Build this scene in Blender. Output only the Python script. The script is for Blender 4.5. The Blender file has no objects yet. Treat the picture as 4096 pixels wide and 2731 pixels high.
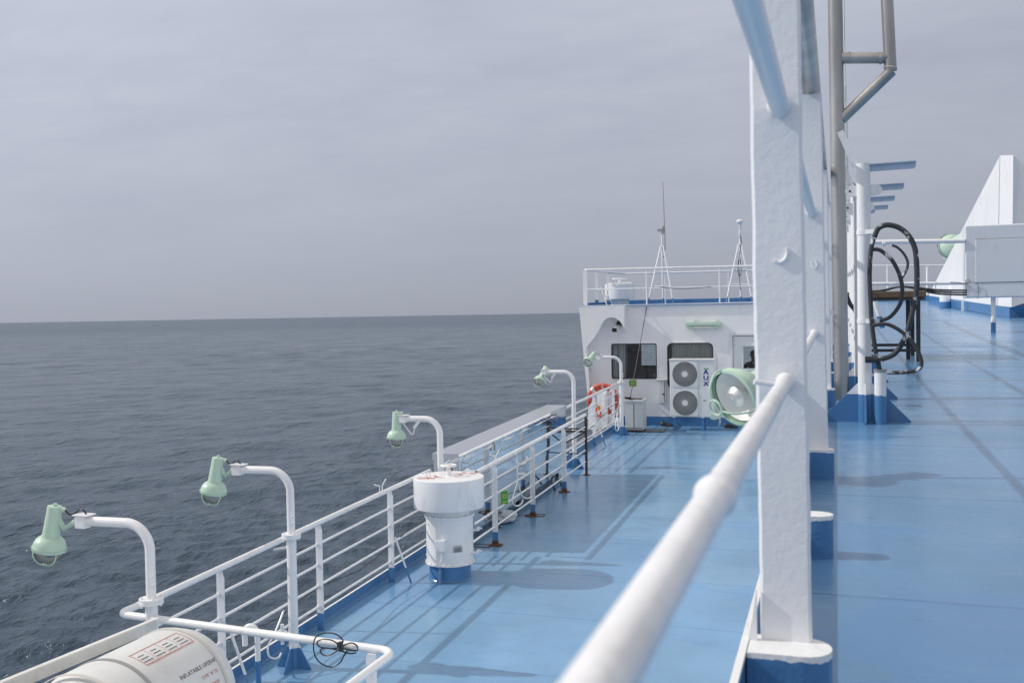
import bpy, bmesh, math, random
import numpy as np
from mathutils import Vector, Matrix
random.seed(7); np.random.seed(7)
R_ = math.radians
S = bpy.context.scene
COL = S.collection

# ------------------------------------------------------------------ camera
# ship frame: X to starboard, Y along the ship, Z up, eye of the photographer at the origin
YAW, PITCH, ROLL = R_(18.1), R_(1.585), R_(.985)
fh = Vector((-math.sin(YAW), math.cos(YAW), 0)); r0 = Vector((math.cos(YAW), math.sin(YAW), 0)); zz = Vector((0, 0, 1))
FW = fh*math.cos(PITCH) - zz*math.sin(PITCH); u0 = zz*math.cos(PITCH) + fh*math.sin(PITCH)
RT = r0*math.cos(ROLL) - u0*math.sin(ROLL); UP = u0*math.cos(ROLL) + r0*math.sin(ROLL)
cd = bpy.data.cameras.new('camera'); cam = bpy.data.objects.new('camera', cd); COL.objects.link(cam)
cam.matrix_world = Matrix((( RT.x, UP.x, -FW.x, 0), (RT.y, UP.y, -FW.y, 0), (RT.z, UP.z, -FW.z, 0), (0, 0, 0, 1)))
cd.lens = 35.0; cd.sensor_width = 36; cd.clip_start = .05; cd.clip_end = 200000
cd.dof.use_dof = True; cd.dof.focus_distance = 14.0; cd.dof.aperture_fstop = 8.0
S.camera = cam

# ------------------------------------------------------------------ light
SUN_EL = R_(38); SUN_DIR = Vector((-.985*math.cos(SUN_EL), -.17*math.cos(SUN_EL), math.sin(SUN_EL))).normalized()  # towards the sun
sd = bpy.data.lights.new('sun', 'SUN'); sd.energy = 2.5; sd.angle = R_(.7); sd.color = (1, .965, .9)
so = bpy.data.objects.new('sun', sd); COL.objects.link(so)
so.rotation_euler = SUN_DIR.to_track_quat('Z', 'Y').to_euler()
W = bpy.data.worlds.new('World'); S.world = W; W.use_nodes = True
def world():
    nt = W.node_tree; N = nt.nodes; L = nt.links; N.clear()
    out = N.new('ShaderNodeOutputWorld'); bg = N.new('ShaderNodeBackground'); L.new(bg.outputs[0], out.inputs[0])
    sky = N.new('ShaderNodeTexSky'); sky.sky_type = 'NISHITA'; sky.sun_disc = False
    sky.sun_elevation = SUN_EL; sky.sun_rotation = math.atan2(SUN_DIR.x, SUN_DIR.y)
    sky.dust_density = 3.0; sky.air_density = 1.2
    tc = N.new('ShaderNodeTexCoord')
    # cloud veil: project the view direction on a high flat layer
    sep = N.new('ShaderNodeSeparateXYZ'); L.new(tc.outputs['Generated'], sep.inputs[0])
    def M(op, a, b=None, c=None):
        n = N.new('ShaderNodeMath'); n.operation = op
        for i, v in enumerate((a, b, c)):
            if v is None: continue
            if hasattr(v, 'links'): L.new(v, n.inputs[i])
            else: n.inputs[i].default_value = v
        return n.outputs[0]
    zc = M('MAXIMUM', sep.outputs[2], 0.0); za = M('ADD', zc, .16)
    px = M('DIVIDE', sep.outputs[0], za); py = M('DIVIDE', sep.outputs[1], za)
    cmb = N.new('ShaderNodeCombineXYZ'); L.new(px, cmb.inputs[0]); L.new(py, cmb.inputs[1])
    mp = N.new('ShaderNodeMapping'); mp.inputs['Rotation'].default_value = (0, 0, R_(-25)); mp.inputs['Scale'].default_value = (.9, 1.5, 1)
    L.new(cmb.outputs[0], mp.inputs[0])
    n1 = N.new('ShaderNodeTexNoise'); n1.inputs['Scale'].default_value = 1.1; n1.inputs['Detail'].default_value = 6; n1.inputs['Roughness'].default_value = .55; n1.inputs['Distortion'].default_value = .5
    L.new(mp.outputs[0], n1.inputs[0])
    n2 = N.new('ShaderNodeTexNoise'); n2.inputs['Scale'].default_value = 5; n2.inputs['Detail'].default_value = 5; n2.inputs['Distortion'].default_value = .8
    L.new(mp.outputs[0], n2.inputs[0])
    s = M('ADD', M('MULTIPLY', M('SUBTRACT', n1.outputs[0], .5), .36), M('MULTIPLY', M('SUBTRACT', n2.outputs[0], .5), .14))
    fade = M('MULTIPLY', M('MINIMUM', M('MULTIPLY', zc, 4.5), 1.0), s)     # veil structure dissolves towards the horizon
    # glow towards the sun and slightly brighter upwards
    dot = N.new('ShaderNodeVectorMath'); dot.operation = 'DOT_PRODUCT'; L.new(tc.outputs['Generated'], dot.inputs[0]); dot.inputs[1].default_value = SUN_DIR
    d = M('MAXIMUM', dot.outputs['Value'], -.6)
    base = M('ADD', .462, M('MULTIPLY', d, .10)); base = M('ADD', base, M('MULTIPLY', M('POWER', M('MAXIMUM', d, 0.0), 3.0), .12))
    base = M('ADD', base, M('MULTIPLY', M('MINIMUM', zc, .45), .22))
    base = M('SUBTRACT', base, M('MULTIPLY', M('POWER', M('SUBTRACT', 1.0, M('MINIMUM', zc, 1.0)), 14.0), .082))
    hi = M('MINIMUM', M('MAXIMUM', M('MULTIPLY', M('SUBTRACT', zc, .42), 2.6), 0.0), 1.0)      # whiter veil overhead
    base = M('ADD', base, M('MULTIPLY', hi, .14))
    val = M('MULTIPLY', base, M('ADD', 1.0, fade))
    ramp = N.new('ShaderNodeMix'); ramp.data_type = 'RGBA'
    L.new(M('ADD', .5, M('MULTIPLY', fade, 2.2)), ramp.inputs[0])
    ramp.inputs[6].default_value = (.868, .965, 1.20, 1); ramp.inputs[7].default_value = (.965, .99, 1.12, 1)
    vm = N.new('ShaderNodeVectorMath'); vm.operation = 'SCALE'; mh = N.new('ShaderNodeMix'); mh.data_type = 'RGBA'; L.new(hi, mh.inputs[0]); L.new(ramp.outputs[2], mh.inputs[6]); mh.inputs[7].default_value = (1.10, 1.02, .95, 1); L.new(mh.outputs[2], vm.inputs[0]); L.new(val, vm.inputs['Scale'])
    sk = N.new('ShaderNodeVectorMath'); sk.operation = 'SCALE'; L.new(sky.outputs[0], sk.inputs[0]); sk.inputs['Scale'].default_value = .05
    mx = N.new('ShaderNodeMix'); mx.data_type = 'RGBA'; mx.inputs[0].default_value = .95
    L.new(sk.outputs[0], mx.inputs[6]); L.new(vm.outputs[0], mx.inputs[7])
    L.new(mx.outputs[2], bg.inputs[0]); bg.inputs[1].default_value = 1.0
world()
S.view_settings.view_transform = 'Standard'; S.view_settings.look = 'None'
S.view_settings.exposure = 0.0; S.view_settings.gamma = 1.0

# ------------------------------------------------------------------ survey helpers (metres)
def ray(x, y): return FW + RT*((x-2048)/3982.) - UP*((y-1365.5)/3982.)
def onY(x, y, Y): r = ray(x, y); return r*(Y/r.y)
def onX(x, y, X): r = ray(x, y); return r*(X/r.x)
def zl(Y): return -2.945 + .025*Y                    # lower deck
def zu(Y): return -.775 + .008*Y + .00068*Y*Y        # upper deck, rising with the sheer
def lo(x, y, h=0.): r = ray(x, y); return r*((-2.945+h)/(r.z-.025*r.y))
def up(x, y, h=0.):
    r = ray(x, y); t = .5
    while t < 70 and r.z*t > zu(r.y*t)+h: t += .01
    return r*t

# ------------------------------------------------------------------ materials
def mat(name, col, rough=.4, metal=0., bump=0., bscale=60., var=0., vscale=3., rust=0., rscale=9., spec=.5, coat=0., blue=None, stretch=None, dirt=0., rot=None):
    m = bpy.data.materials.new(name); m.use_nodes = True; nt = m.node_tree; N = nt.nodes; L = nt.links
    b = N['Principled BSDF']; b.inputs['Roughness'].default_value = rough; b.inputs['Metallic'].default_value = metal
    b.inputs['Specular IOR Level'].default_value = spec; b.inputs['Coat Weight'].default_value = coat; b.inputs['Coat Roughness'].default_value = .12
    tc = N.new('ShaderNodeTexCoord'); geo = N.new('ShaderNodeNewGeometry')
    def mix(f, a, c):
        n = N.new('ShaderNodeMix'); n.data_type = 'RGBA'
        for i, v in ((0, f), (6, a), (7, c)):
            if hasattr(v, 'links'): L.new(v, n.inputs[i])
            else: n.inputs[i].default_value = v
        return n.outputs[2]
    def noise(sc, det=4, src=None, st=None, ro=.5):
        n = N.new('ShaderNodeTexNoise'); n.inputs['Scale'].default_value = sc; n.inputs['Detail'].default_value = det; n.inputs['Roughness'].default_value = ro
        s = src or geo.outputs['Position']
        if st:
            mp = N.new('ShaderNodeMapping'); mp.inputs['Scale'].default_value = st; L.new(s, mp.inputs[0]); s = mp.outputs[0]
        L.new(s, n.inputs[0]); return n.outputs[0]
    def rng(v, a, b2, c=0., d=1.):
        n = N.new('ShaderNodeMapRange'); n.inputs[1].default_value = a; n.inputs[2].default_value = b2; n.inputs[3].default_value = c; n.inputs[4].default_value = d
        L.new(v, n.inputs[0]); return n.outputs[0]
    c4 = (*col, 1); cur = c4
    if blue:                                          # lower band of the piece is painted blue, wavy brush edge
        sp = N.new('ShaderNodeSeparateXYZ'); L.new(tc.outputs['Object'], sp.inputs[0])
        a = N.new('ShaderNodeMath'); a.operation = 'MULTIPLY_ADD'; L.new(noise(35, 2), a.inputs[0]); a.inputs[1].default_value = .016; a.inputs[2].default_value = blue-.008
        c = N.new('ShaderNodeMath'); c.operation = 'LESS_THAN'; L.new(sp.outputs[2], c.inputs[0]); L.new(a.outputs[0], c.inputs[1])
        cur = mix(c.outputs[0], c4, (.068, .20, .415, 1))
    if var:
        f = rng(noise(vscale, 5, st=stretch), .3, .7, 1-var, 1+var*.5)
        n = N.new('ShaderNodeVectorMath'); n.operation = 'SCALE'; L.new(f, n.inputs['Scale'])
        if hasattr(cur, 'links'): L.new(cur, n.inputs[0])
        else: n.inputs[0].default_value = col
        cur = n.outputs[0]
    if dirt:
        f = rng(noise(4.5, 8, st=(1, 1, .35), ro=.7), .52, .78, 0, dirt); cur = mix(f, cur, (.36, .33, .27, 1))
    if rust:
        f = rng(noise(rscale, 9, ro=.72), .70-rust*.14, .74-rust*.14, 0, .85); cur = mix(f, cur, (.22, .10, .045, 1))
    if hasattr(cur, 'links'): L.new(cur, b.inputs['Base Color'])
    else: b.inputs['Base Color'].default_value = cur
    if bump:
        bn = N.new('ShaderNodeBump'); bn.inputs['Strength'].default_value = 1; bn.inputs['Distance'].default_value = bump
        L.new(noise(bscale, 3, st=stretch), bn.inputs['Height']); L.new(bn.outputs[0], b.inputs['Normal'])
    return m
M_ = {}
M_['white'] = mat('white_paint', (.84, .845, .85), .32, bump=.0012, bscale=55, var=.04, vscale=5, rust=.26, rscale=16, dirt=.45)
M_['whitethick'] = mat('thick_white_paint', (.84, .845, .86), .3, bump=.0011, bscale=75, var=.03, vscale=8, dirt=.1)
M_['railwhite'] = mat('worn_white_rail_paint', (.84, .845, .86), .34, bump=.0012, bscale=60, var=.06, vscale=14, dirt=.45, rust=.05, rscale=30)
M_['enamel'] = mat('white_enamel', (.92, .90, .86), .25)
M_['armshade'] = mat('shade_tinted_white_paint', (.42, .52, .64), .4, bump=.001, bscale=50, var=.1, vscale=8, dirt=.2)  # white side arms: shade and blue deck bounce put into the base colour
M_['beamw'] = mat('grimy_white_paint', (.74, .74, .72), .45, bump=.001, bscale=50, var=.1, vscale=6, dirt=.6, rust=.3, rscale=14)
M_['wall'] = mat('white_wall_paint', (.84, .84, .85), .38, bump=.002, bscale=2.2, var=.03, vscale=1.5, dirt=.22, rust=.08, rscale=7)
M_['wb'] = mat('white_paint_blue_foot', (.84, .845, .85), .32, bump=.0012, bscale=55, var=.03, vscale=5, rust=.24, rscale=18, dirt=.32, blue=.17)
M_['wbl'] = mat('white_paint_low_blue_foot', (.84, .845, .85), .32, bump=.0012, bscale=55, var=.03, rust=.14, rscale=18, blue=.155)
M_['padm'] = mat('blue_paint_white_cap', (.84, .845, .85), .32, bump=.003, bscale=40, var=.03, blue=.116)
M_['blue'] = mat('deep_blue_paint', (.068, .20, .415), .25, bump=.001, bscale=40, var=.12, vscale=6, rust=.1, rscale=14)
M_['green'] = mat('pale_green_paint', (.50, .67, .54), .35, bump=.0015, bscale=70, var=.06, vscale=20, dirt=.15)
M_['steel'] = mat('mirror_steel', (.74, .76, .78), .05, 1., bump=.005, bscale=1.1)
M_['steeltop'] = mat('brushed_steel', (.62, .64, .68), .42, 1., bump=.002, bscale=3)
M_['pipe'] = mat('weathered_stainless', (.50, .49, .465), .33, .9, bump=.0012, bscale=40, var=.35, vscale=5, stretch=(1, 1, .18))
M_['galv'] = mat('galvanised_metal', (.42, .42, .41), .45, .7)
M_['black'] = mat('black_rubber', (.02, .021, .024), .42, bump=.001, bscale=60)
M_['hose'] = mat('paint_spattered_hose', (.035, .036, .042), .6, bump=.001, bscale=60)
M_['rustm'] = mat('rusty_steel', (.07, .045, .035), .8, bump=.004, bscale=60, var=.5, vscale=20)
M_['rustpad'] = mat('rust_scale', (.15, .07, .04), .9, bump=.006, bscale=80, var=.5, vscale=30)
M_['rope'] = mat('pale_rope', (.62, .60, .56), .8, bump=.002, bscale=200)
M_['orange'] = mat('orange_lifebuoy', (.64, .105, .065), .5, bump=.001, bscale=90, var=.15, vscale=8)
M_['beacon'] = mat('orange_plastic', (.75, .22, .03), .4)
M_['fade'] = mat('faded_print', (.16, .16, .17), .6, var=.6, vscale=60)
M_['fadered'] = mat('faded_red_print', (.62, .28, .24), .6, var=.3, vscale=60)
M_['red'] = mat('red_paint', (.55, .07, .05), .5, var=.3, vscale=40)
M_['ink'] = mat('black_ink', (.03, .03, .035), .6)
M_['navy'] = mat('navy_blue_ink', (.025, .03, .22), .5)
M_['signg'] = mat('sign_green', (.02, .30, .06), .4)
M_['signy'] = mat('sign_yellow', (.55, .52, .10), .4)
M_['acp'] = mat('off_white_plastic', (.70, .71, .70), .4, dirt=.28)
M_['cabm'] = mat('grey_rusty_cabinet', (.58, .60, .59), .45, rust=.42, rscale=10, dirt=.3)
M_['dark'] = mat('dark_interior', (.03, .03, .034), .6)
M_['room'] = mat('room_lining', (.16, .15, .14), .6)
M_['curtain'] = mat('grey_curtain', (.85, .85, .82), .8)
M_['wood'] = mat('weathered_wood', (.145, .10, .06), .6, bump=.003, bscale=30, var=.4, vscale=6, stretch=(.3, 4, 4))
M_['frame'] = mat('door_paint', (.72, .73, .72), .35, dirt=.15)
M_['gasket'] = mat('black_gasket', (.03, .03, .032), .5)
M_['bag'] = mat('translucent_plastic', (.48, .52, .56), .3, bump=.01, bscale=20)
M_['skin'] = mat('skin', (.22, .12, .08), .5)
M_['navycloth'] = mat('navy_cloth', (.014, .016, .03), .8, bump=.003, bscale=60)
M_['hair'] = mat('black_hair', (.01, .01, .01), .6)
M_['blade'] = mat('dark_fan_plastic', (.05, .05, .055), .5)
M_['tube'] = mat('frosted_tube', (.75, .75, .66), .35)
M_['grey'] = mat('grey_plate', (.16, .16, .17), .5, rust=.2)
M_['chrome'] = mat('lamp_reflector', (.86, .84, .80), .38, .75)
M_['box'] = mat('pale_cabinet_paint', (.73, .75, .77), .4, bump=.001, bscale=30, dirt=.3)
def glass(name, tint, alpha_t):
    m = bpy.data.materials.new(name); m.use_nodes = True; nt = m.node_tree; N = nt.nodes; L = nt.links; N.clear()
    o = N.new('ShaderNodeOutputMaterial'); g = N.new('ShaderNodeBsdfGlossy'); g.inputs['Roughness'].default_value = .02
    t = N.new('ShaderNodeBsdfTransparent'); t.inputs[0].default_value = (*tint, 1)
    mx = N.new('ShaderNodeMixShader'); fr = N.new('ShaderNodeFresnel'); fr.inputs[0].default_value = 1.5
    a = N.new('ShaderNodeMath'); a.operation = 'ADD'; L.new(fr.outputs[0], a.inputs[0]); a.inputs[1].default_value = alpha_t
    L.new(a.outputs[0], mx.inputs[0]); L.new(t.outputs[0], mx.inputs[1]); L.new(g.outputs[0], mx.inputs[2]); L.new(mx.outputs[0], o.inputs[0])
    return m
M_['glass'] = glass('window_glass', (.82, .86, .86), .03)
M_['lens'] = glass('lamp_glass', (.9, .92, .92), .06)
def deck_mat(name, col, seam, sy, wear, r0_=.10, r1_=.24):
    m = bpy.data.materials.new(name); m.use_nodes = True; nt = m.node_tree; N = nt.nodes; L = nt.links
    b = N['Principled BSDF']; g = N.new('ShaderNodeNewGeometry')
    def noise(sc, st, det=6, ro=.6):
        mp = N.new('ShaderNodeMapping'); mp.inputs['Scale'].default_value = st; L.new(g.outputs['Position'], mp.inputs[0])
        n = N.new('ShaderNodeTexNoise'); n.inputs['Scale'].default_value = sc; n.inputs['Detail'].default_value = det; n.inputs['Roughness'].default_value = ro
        L.new(mp.outputs[0], n.inputs[0]); return n.outputs[0]
    def rng(v, a, b2, c=0., d=1.):
        n = N.new('ShaderNodeMapRange'); n.inputs[1].default_value = a; n.inputs[2].default_value = b2; n.inputs[3].default_value = c; n.inputs[4].default_value = d
        L.new(v, n.inputs[0]); return n.outputs[0]
    def mix(f, a, c):
        n = N.new('ShaderNodeMix'); n.data_type = 'RGBA'; L.new(f, n.inputs[0])
        for i, v in ((6, a), (7, c)):
            if hasattr(v, 'links'): L.new(v, n.inputs[i])
            else: n.inputs[i].default_value = v
        return n.outputs[2]
    c0 = tuple(c*.86 for c in col); c1 = tuple(min(1, c*1.12+.008) for c in col)
    cur = mix(rng(noise(.9, (1, .7, 1)), .35, .65), (*c0, 1), (*c1, 1))
    cur = mix(rng(noise(5, (.5, 3, 1)), .55, .8, 0, .3), cur, (col[0]*1.35+.04, col[1]*1.15+.03, col[2]*1.03, 1))     # chalky streaks
    cur = mix(rng(noise(1.3, (1, 1, 1), 4), .60, .78, 0, .3), cur, (col[0]*.62, col[1]*.9, col[2]*.75, 1))       # greenish damp patches
    cur = mix(rng(noise(9, (.55, 2.2, 1), 9, .7), .655, .70, 0, wear), cur, (.20, .15, .09, 1))                   # rust freckles
    cur = mix(rng(noise(26, (.6, 2, 1), 5, .6), .69, .72, 0, wear), cur, (.06, .06, .07, 1))                    # grit
    vo = N.new('ShaderNodeTexVoronoi'); vo.inputs['Scale'].default_value = .9; vo.inputs['Randomness'].default_value = 1; mpv = N.new('ShaderNodeMapping'); mpv.inputs['Scale'].default_value = (.8, 1.4, 1); L.new(g.outputs['Position'], mpv.inputs[0])
    wn = N.new('ShaderNodeVectorMath'); wn.operation = 'ADD'; L.new(mpv.outputs[0], wn.inputs[0]); nn = N.new('ShaderNodeTexNoise'); nn.inputs['Scale'].default_value = 6; nn.inputs['Detail'].default_value = 4; L.new(g.outputs['Position'], nn.inputs[0]); sc_ = N.new('ShaderNodeVectorMath'); sc_.operation = 'SCALE'; sc_.inputs['Scale'].default_value = .22; L.new(nn.outputs['Color'], sc_.inputs[0]); L.new(sc_.outputs[0], wn.inputs[1]); L.new(wn.outputs[0], vo.inputs[0])
    sv = N.new('ShaderNodeSeparateColor'); L.new(vo.outputs['Color'], sv.inputs[0])
    cur = mix(rng(sv.outputs[0], .70, .72, 0, .20), cur, (col[0]*.62, col[1]*.88, col[2]*1.12, 1))                # touched-up patches
    cur = mix(rng(sv.outputs[1], .76, .78, 0, .16), cur, (col[0]*1.4+.05, col[1]*1.15+.04, col[2]*.98+.03, 1))    # faded patches
    # welded plate seams
    sp = N.new('ShaderNodeSeparateXYZ'); L.new(g.outputs['Position'], sp.inputs[0])
    def seamf(axis, per, off, wd):
        a = N.new('ShaderNodeMath'); a.operation = 'ADD'; L.new(sp.outputs[axis], a.inputs[0]); a.inputs[1].default_value = off
        w = N.new('ShaderNodeMath'); w.operation = 'PINGPONG'; L.new(a.outputs[0], w.inputs[0]); w.inputs[1].default_value = per/2
        return rng(w.outputs[0], 0, wd, 1, 0)
    s1 = seamf(1, seam, sy, .012)
    dk = N.new('ShaderNodeMath'); dk.operation = 'MULTIPLY'; L.new(s1, dk.inputs[0]); dk.inputs[1].default_value = .45
    cur = mix(dk.outputs[0], cur, (col[0]*.35, col[1]*.45, col[2]*.6, 1))
    L.new(cur, b.inputs['Base Color'])
    L.new(rng(noise(2.4, (.6, 1.6, 1)), .3, .7, r0_, r1_), b.inputs['Roughness'])
    b.inputs['Specular IOR Level'].default_value = .55
    h = N.new('ShaderNodeMath'); h.operation = 'MULTIPLY_ADD'; L.new(s1, h.inputs[0]); h.inputs[1].default_value = .12; L.new(noise(1.0, (1, 3.0, 1), 3), h.inputs[2])
    b1 = N.new('ShaderNodeBump'); b1.inputs['Distance'].default_value = .009; L.new(h.outputs[0], b1.inputs['Height'])
    b2 = N.new('ShaderNodeBump'); b2.inputs['Distance'].default_value = .0007; L.new(noise(34, (1, 1, 1), 3), b2.inputs['Height']); L.new(b1.outputs[0], b2.inputs['Normal'])
    L.new(b2.outputs[0], b.inputs['Normal'])
    return m
M_['deck'] = deck_mat('blue_deck_paint', (.160, .322, .515), 1.33, .75, .75)
M_['udeck'] = deck_mat('blue_upper_deck_paint', (.113, .254, .445), 1.38, .05, .6, .16, .32)

# ------------------------------------------------------------------ mesh builder (world coordinates, re-based on the thing's origin)
class MB:
    def __init__(s): s.v = []; s.f = []; s.sm = []
    def add(s, vs, fs, smooth=False):
        n = len(s.v); s.v += [tuple(v) for v in vs]; s.f += [tuple(i+n for i in f) for f in fs]; s.sm += [smooth]*len(fs); return s
    def bm(s, b, smooth=False, mw=None):
        if mw is not None: bmesh.ops.transform(b, matrix=mw, verts=b.verts)
        b.verts.index_update(); s.add([v.co.copy() for v in b.verts], [[v.index for v in f.verts] for f in b.faces], smooth); b.free(); return s
    def box(s, c, d, bev=0., rz=0., mw=None, seg=2):
        b = bmesh.new(); bmesh.ops.create_cube(b, size=1)
        bmesh.ops.scale(b, vec=d, verts=b.verts)
        if bev: bmesh.ops.bevel(b, geom=b.edges[:], offset=bev, segments=seg, affect='EDGES', profile=.5)
        m = mw if mw is not None else Matrix.Translation(c) @ Matrix.Rotation(rz, 4, 'Z')
        return s.bm(b, False, m)
    def bar(s, p0, p1, w, t, side=Vector((0, 0, 1)), bev=0.):   # rectangular bar from p0 to p1; t measured along 'side'
        p0, p1 = Vector(p0), Vector(p1); a = (p1-p0); l = a.length; a.normalize(); sd_ = (side - a*side.dot(a)).normalized(); o = a.cross(sd_)
        m = Matrix(((a.x, o.x, sd_.x, 0), (a.y, o.y, sd_.y, 0), (a.z, o.z, sd_.z, 0), (0, 0, 0, 1))); m.translation = (p0+p1)/2
        return s.box(None, (l, w, t), bev, mw=m)
    def tube(s, pts, r, n=12, closed=False, cap=True):
        pts = [Vector(p) for p in pts]; k = len(pts)
        rs = r if isinstance(r, (list, tuple)) else [r]*k
        vs = []; up_ = None
        for i, p in enumerate(pts):
            if closed: t = pts[(i+1) % k]-pts[i-1]
            else: t = (pts[min(i+1, k-1)]-pts[i]).normalized() + (pts[i]-pts[max(i-1, 0)]).normalized()
            t.normalize()
            if up_ is None: up_ = t.orthogonal().normalized()
            up_ = (up_-t*up_.dot(t)).normalized(); o = t.cross(up_)
            sc = 1.
            for j in range(n):
                a = 2*math.pi*j/n; vs.append(p+(up_*math.cos(a)+o*math.sin(a))*rs[i]*sc)
        fs = []
        for i in range(k if closed else k-1):
            for j in range(n):
                a = i*n+j; b = i*n+(j+1) % n; c = ((i+1) % k)*n+(j+1) % n; d = ((i+1) % k)*n+j
                fs.append((a, b, c, d))
        s.add(vs, fs, True)
        if cap and not closed:
            s.add(vs[:n], [tuple(reversed(range(n)))]); s.add(vs[-n:], [tuple(range(n))])
        return s
    def lathe(s, prof, o, ax=Vector((0, 0, 1)), n=32, smooth=True):
        o = Vector(o); ax = Vector(ax).normalized(); u = ax.orthogonal().normalized(); w = ax.cross(u); vs = []; fs = []
        for (r, h) in prof:
            for j in range(n):
                a = 2*math.pi*j/n; vs.append(o+ax*h+(u*math.cos(a)+w*math.sin(a))*r)
        for i in range(len(prof)-1):
            for j in range(n):
                fs.append((i*n+j, i*n+(j+1) % n, (i+1)*n+(j+1) % n, (i+1)*n+j))
        return s.add(vs, fs, smooth)
    def cyl(s, o, ax, r, h, n=24, r2=None):
        r2 = r if r2 is None else r2
        o = Vector(o); s.lathe([(r, 0), (r2, h)], o, ax, n)
        s.lathe([(0.0001, 0), (r, 0)], o, ax, n, False); s.lathe([(r2, h), (0.0001, h)], o, ax, n, False); return s
    def prism(s, poly, ext):
        n = len(poly); ext = Vector(ext); a = [Vector(p) for p in poly]; vs = a+[p+ext for p in a]
        fs = [tuple(range(n)), tuple(reversed(range(n, 2*n)))]+[(i+n, (i+1) % n+n, (i+1) % n, i) for i in range(n)]
        return s.add(vs, fs)
def srgb(): pass
def put(name, mb, m, parent=None, loc=None, autosm=True):
    base = parent.matrix_world_abs if False else None
    o0 = Vector(loc) if loc is not None else (Vector(parent['_o']) if parent is not None else Vector((0, 0, 0)))
    me = bpy.data.meshes.new(name); me.from_pydata([tuple(Vector(v)-o0) for v in mb.v], [], mb.f)
    me.polygons.foreach_set('use_smooth', mb.sm)
    bb = bmesh.new(); bb.from_mesh(me); bmesh.ops.recalc_face_normals(bb, faces=bb.faces)
    for e in bb.edges:
        if len(e.link_faces) == 2 and e.calc_face_angle(0) > .6: e.smooth = False
    bb.to_mesh(me); bb.free()
    me.materials.append(M_[m] if isinstance(m, str) else m)
    o = bpy.data.objects.new(name, me); COL.objects.link(o)
    if parent is not None: o.parent = parent; o['_o'] = list(o0); 
    else: o.location = o0; o['_o'] = list(o0)
    return o
def sub(name, mb, m, part):           # sub-part: part's local frame equals the thing's frame
    o = put(name, mb, m, part); return o
def tag(o, label=None, cat=None, group=None, kind=None):
    if label: o['label'] = label
    if cat: o['category'] = cat
    if group: o['group'] = group
    if kind: o['kind'] = kind
    return o
def thing(name, label, cat, loc, group=None):
    o = bpy.data.objects.new(name, None); COL.objects.link(o); o.location = loc; o.empty_display_size = .1; o['_o'] = list(loc)
    return tag(o, label, cat, group)
def single(name, mb, m, label, cat, loc, group=None): return tag(put(name, mb, m, None, loc), label, cat, group)
def struct(name, mb, m): return tag(put(name, mb, m), kind='structure')
def text(name, body, size, mw, m, parent, ext=.001, space=1., align='CENTER', bold=.012):
    c = bpy.data.curves.new(name, 'FONT'); c.body = body; c.size = size; c.extrude = ext; c.align_x = align; c.align_y = 'CENTER'; c.space_character = space; c.offset = size*bold*1.0
    t = bpy.data.objects.new(name, c); COL.objects.link(t)
    dg = bpy.context.evaluated_depsgraph_get(); me = bpy.data.meshes.new_from_object(t.evaluated_get(dg))
    bpy.data.objects.remove(t); b = MB()
    vs = [mw @ v.co for v in me.vertices]; b.add(vs, [tuple(p.vertices) for p in me.polygons])
    return b
def frame(o, xa, ya): # matrix with local x->xa, y->ya, z->normal
    xa = Vector(xa).normalized(); ya = Vector(ya); ya = (ya-xa*ya.dot(xa)).normalized(); za = xa.cross(ya)
    m = Matrix(((xa.x, ya.x, za.x, 0), (xa.y, ya.y, za.y, 0), (xa.z, ya.z, za.z, 0), (0, 0, 0, 1))); m.translation = Vector(o); return m
def arc(p0, p1, p2, r, n=8):      # fillet the corner p1
    p0, p1, p2 = Vector(p0), Vector(p1), Vector(p2); a = (p0-p1).normalized(); b = (p2-p1).normalized()
    ang = a.angle(b); d = r/math.tan(ang/2); s_ = p1+a*d; e = p1+b*d; c = p1+(a+b).normalized()*(r/math.sin(ang/2))
    out = []
    for i in range(n+1):
        t = i/n; v = (s_-c).lerp(e-c, t).normalized()*r; out.append(c+v)
    return out
def spline(pts, k=6):
    pts = [Vector(p) for p in pts]; out = []
    for i in range(len(pts)-1):
        a, b, c, d = pts[max(i-1, 0)], pts[i], pts[i+1], pts[min(i+2, len(pts)-1)]
        for j in range(k):
            t = j/k; out.append(.5*((2*b)+(c-a)*t+(2*a-5*b+4*c-d)*t*t+(3*b-a-3*c+d)*t**3))
    out.append(pts[-1]); return out

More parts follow.
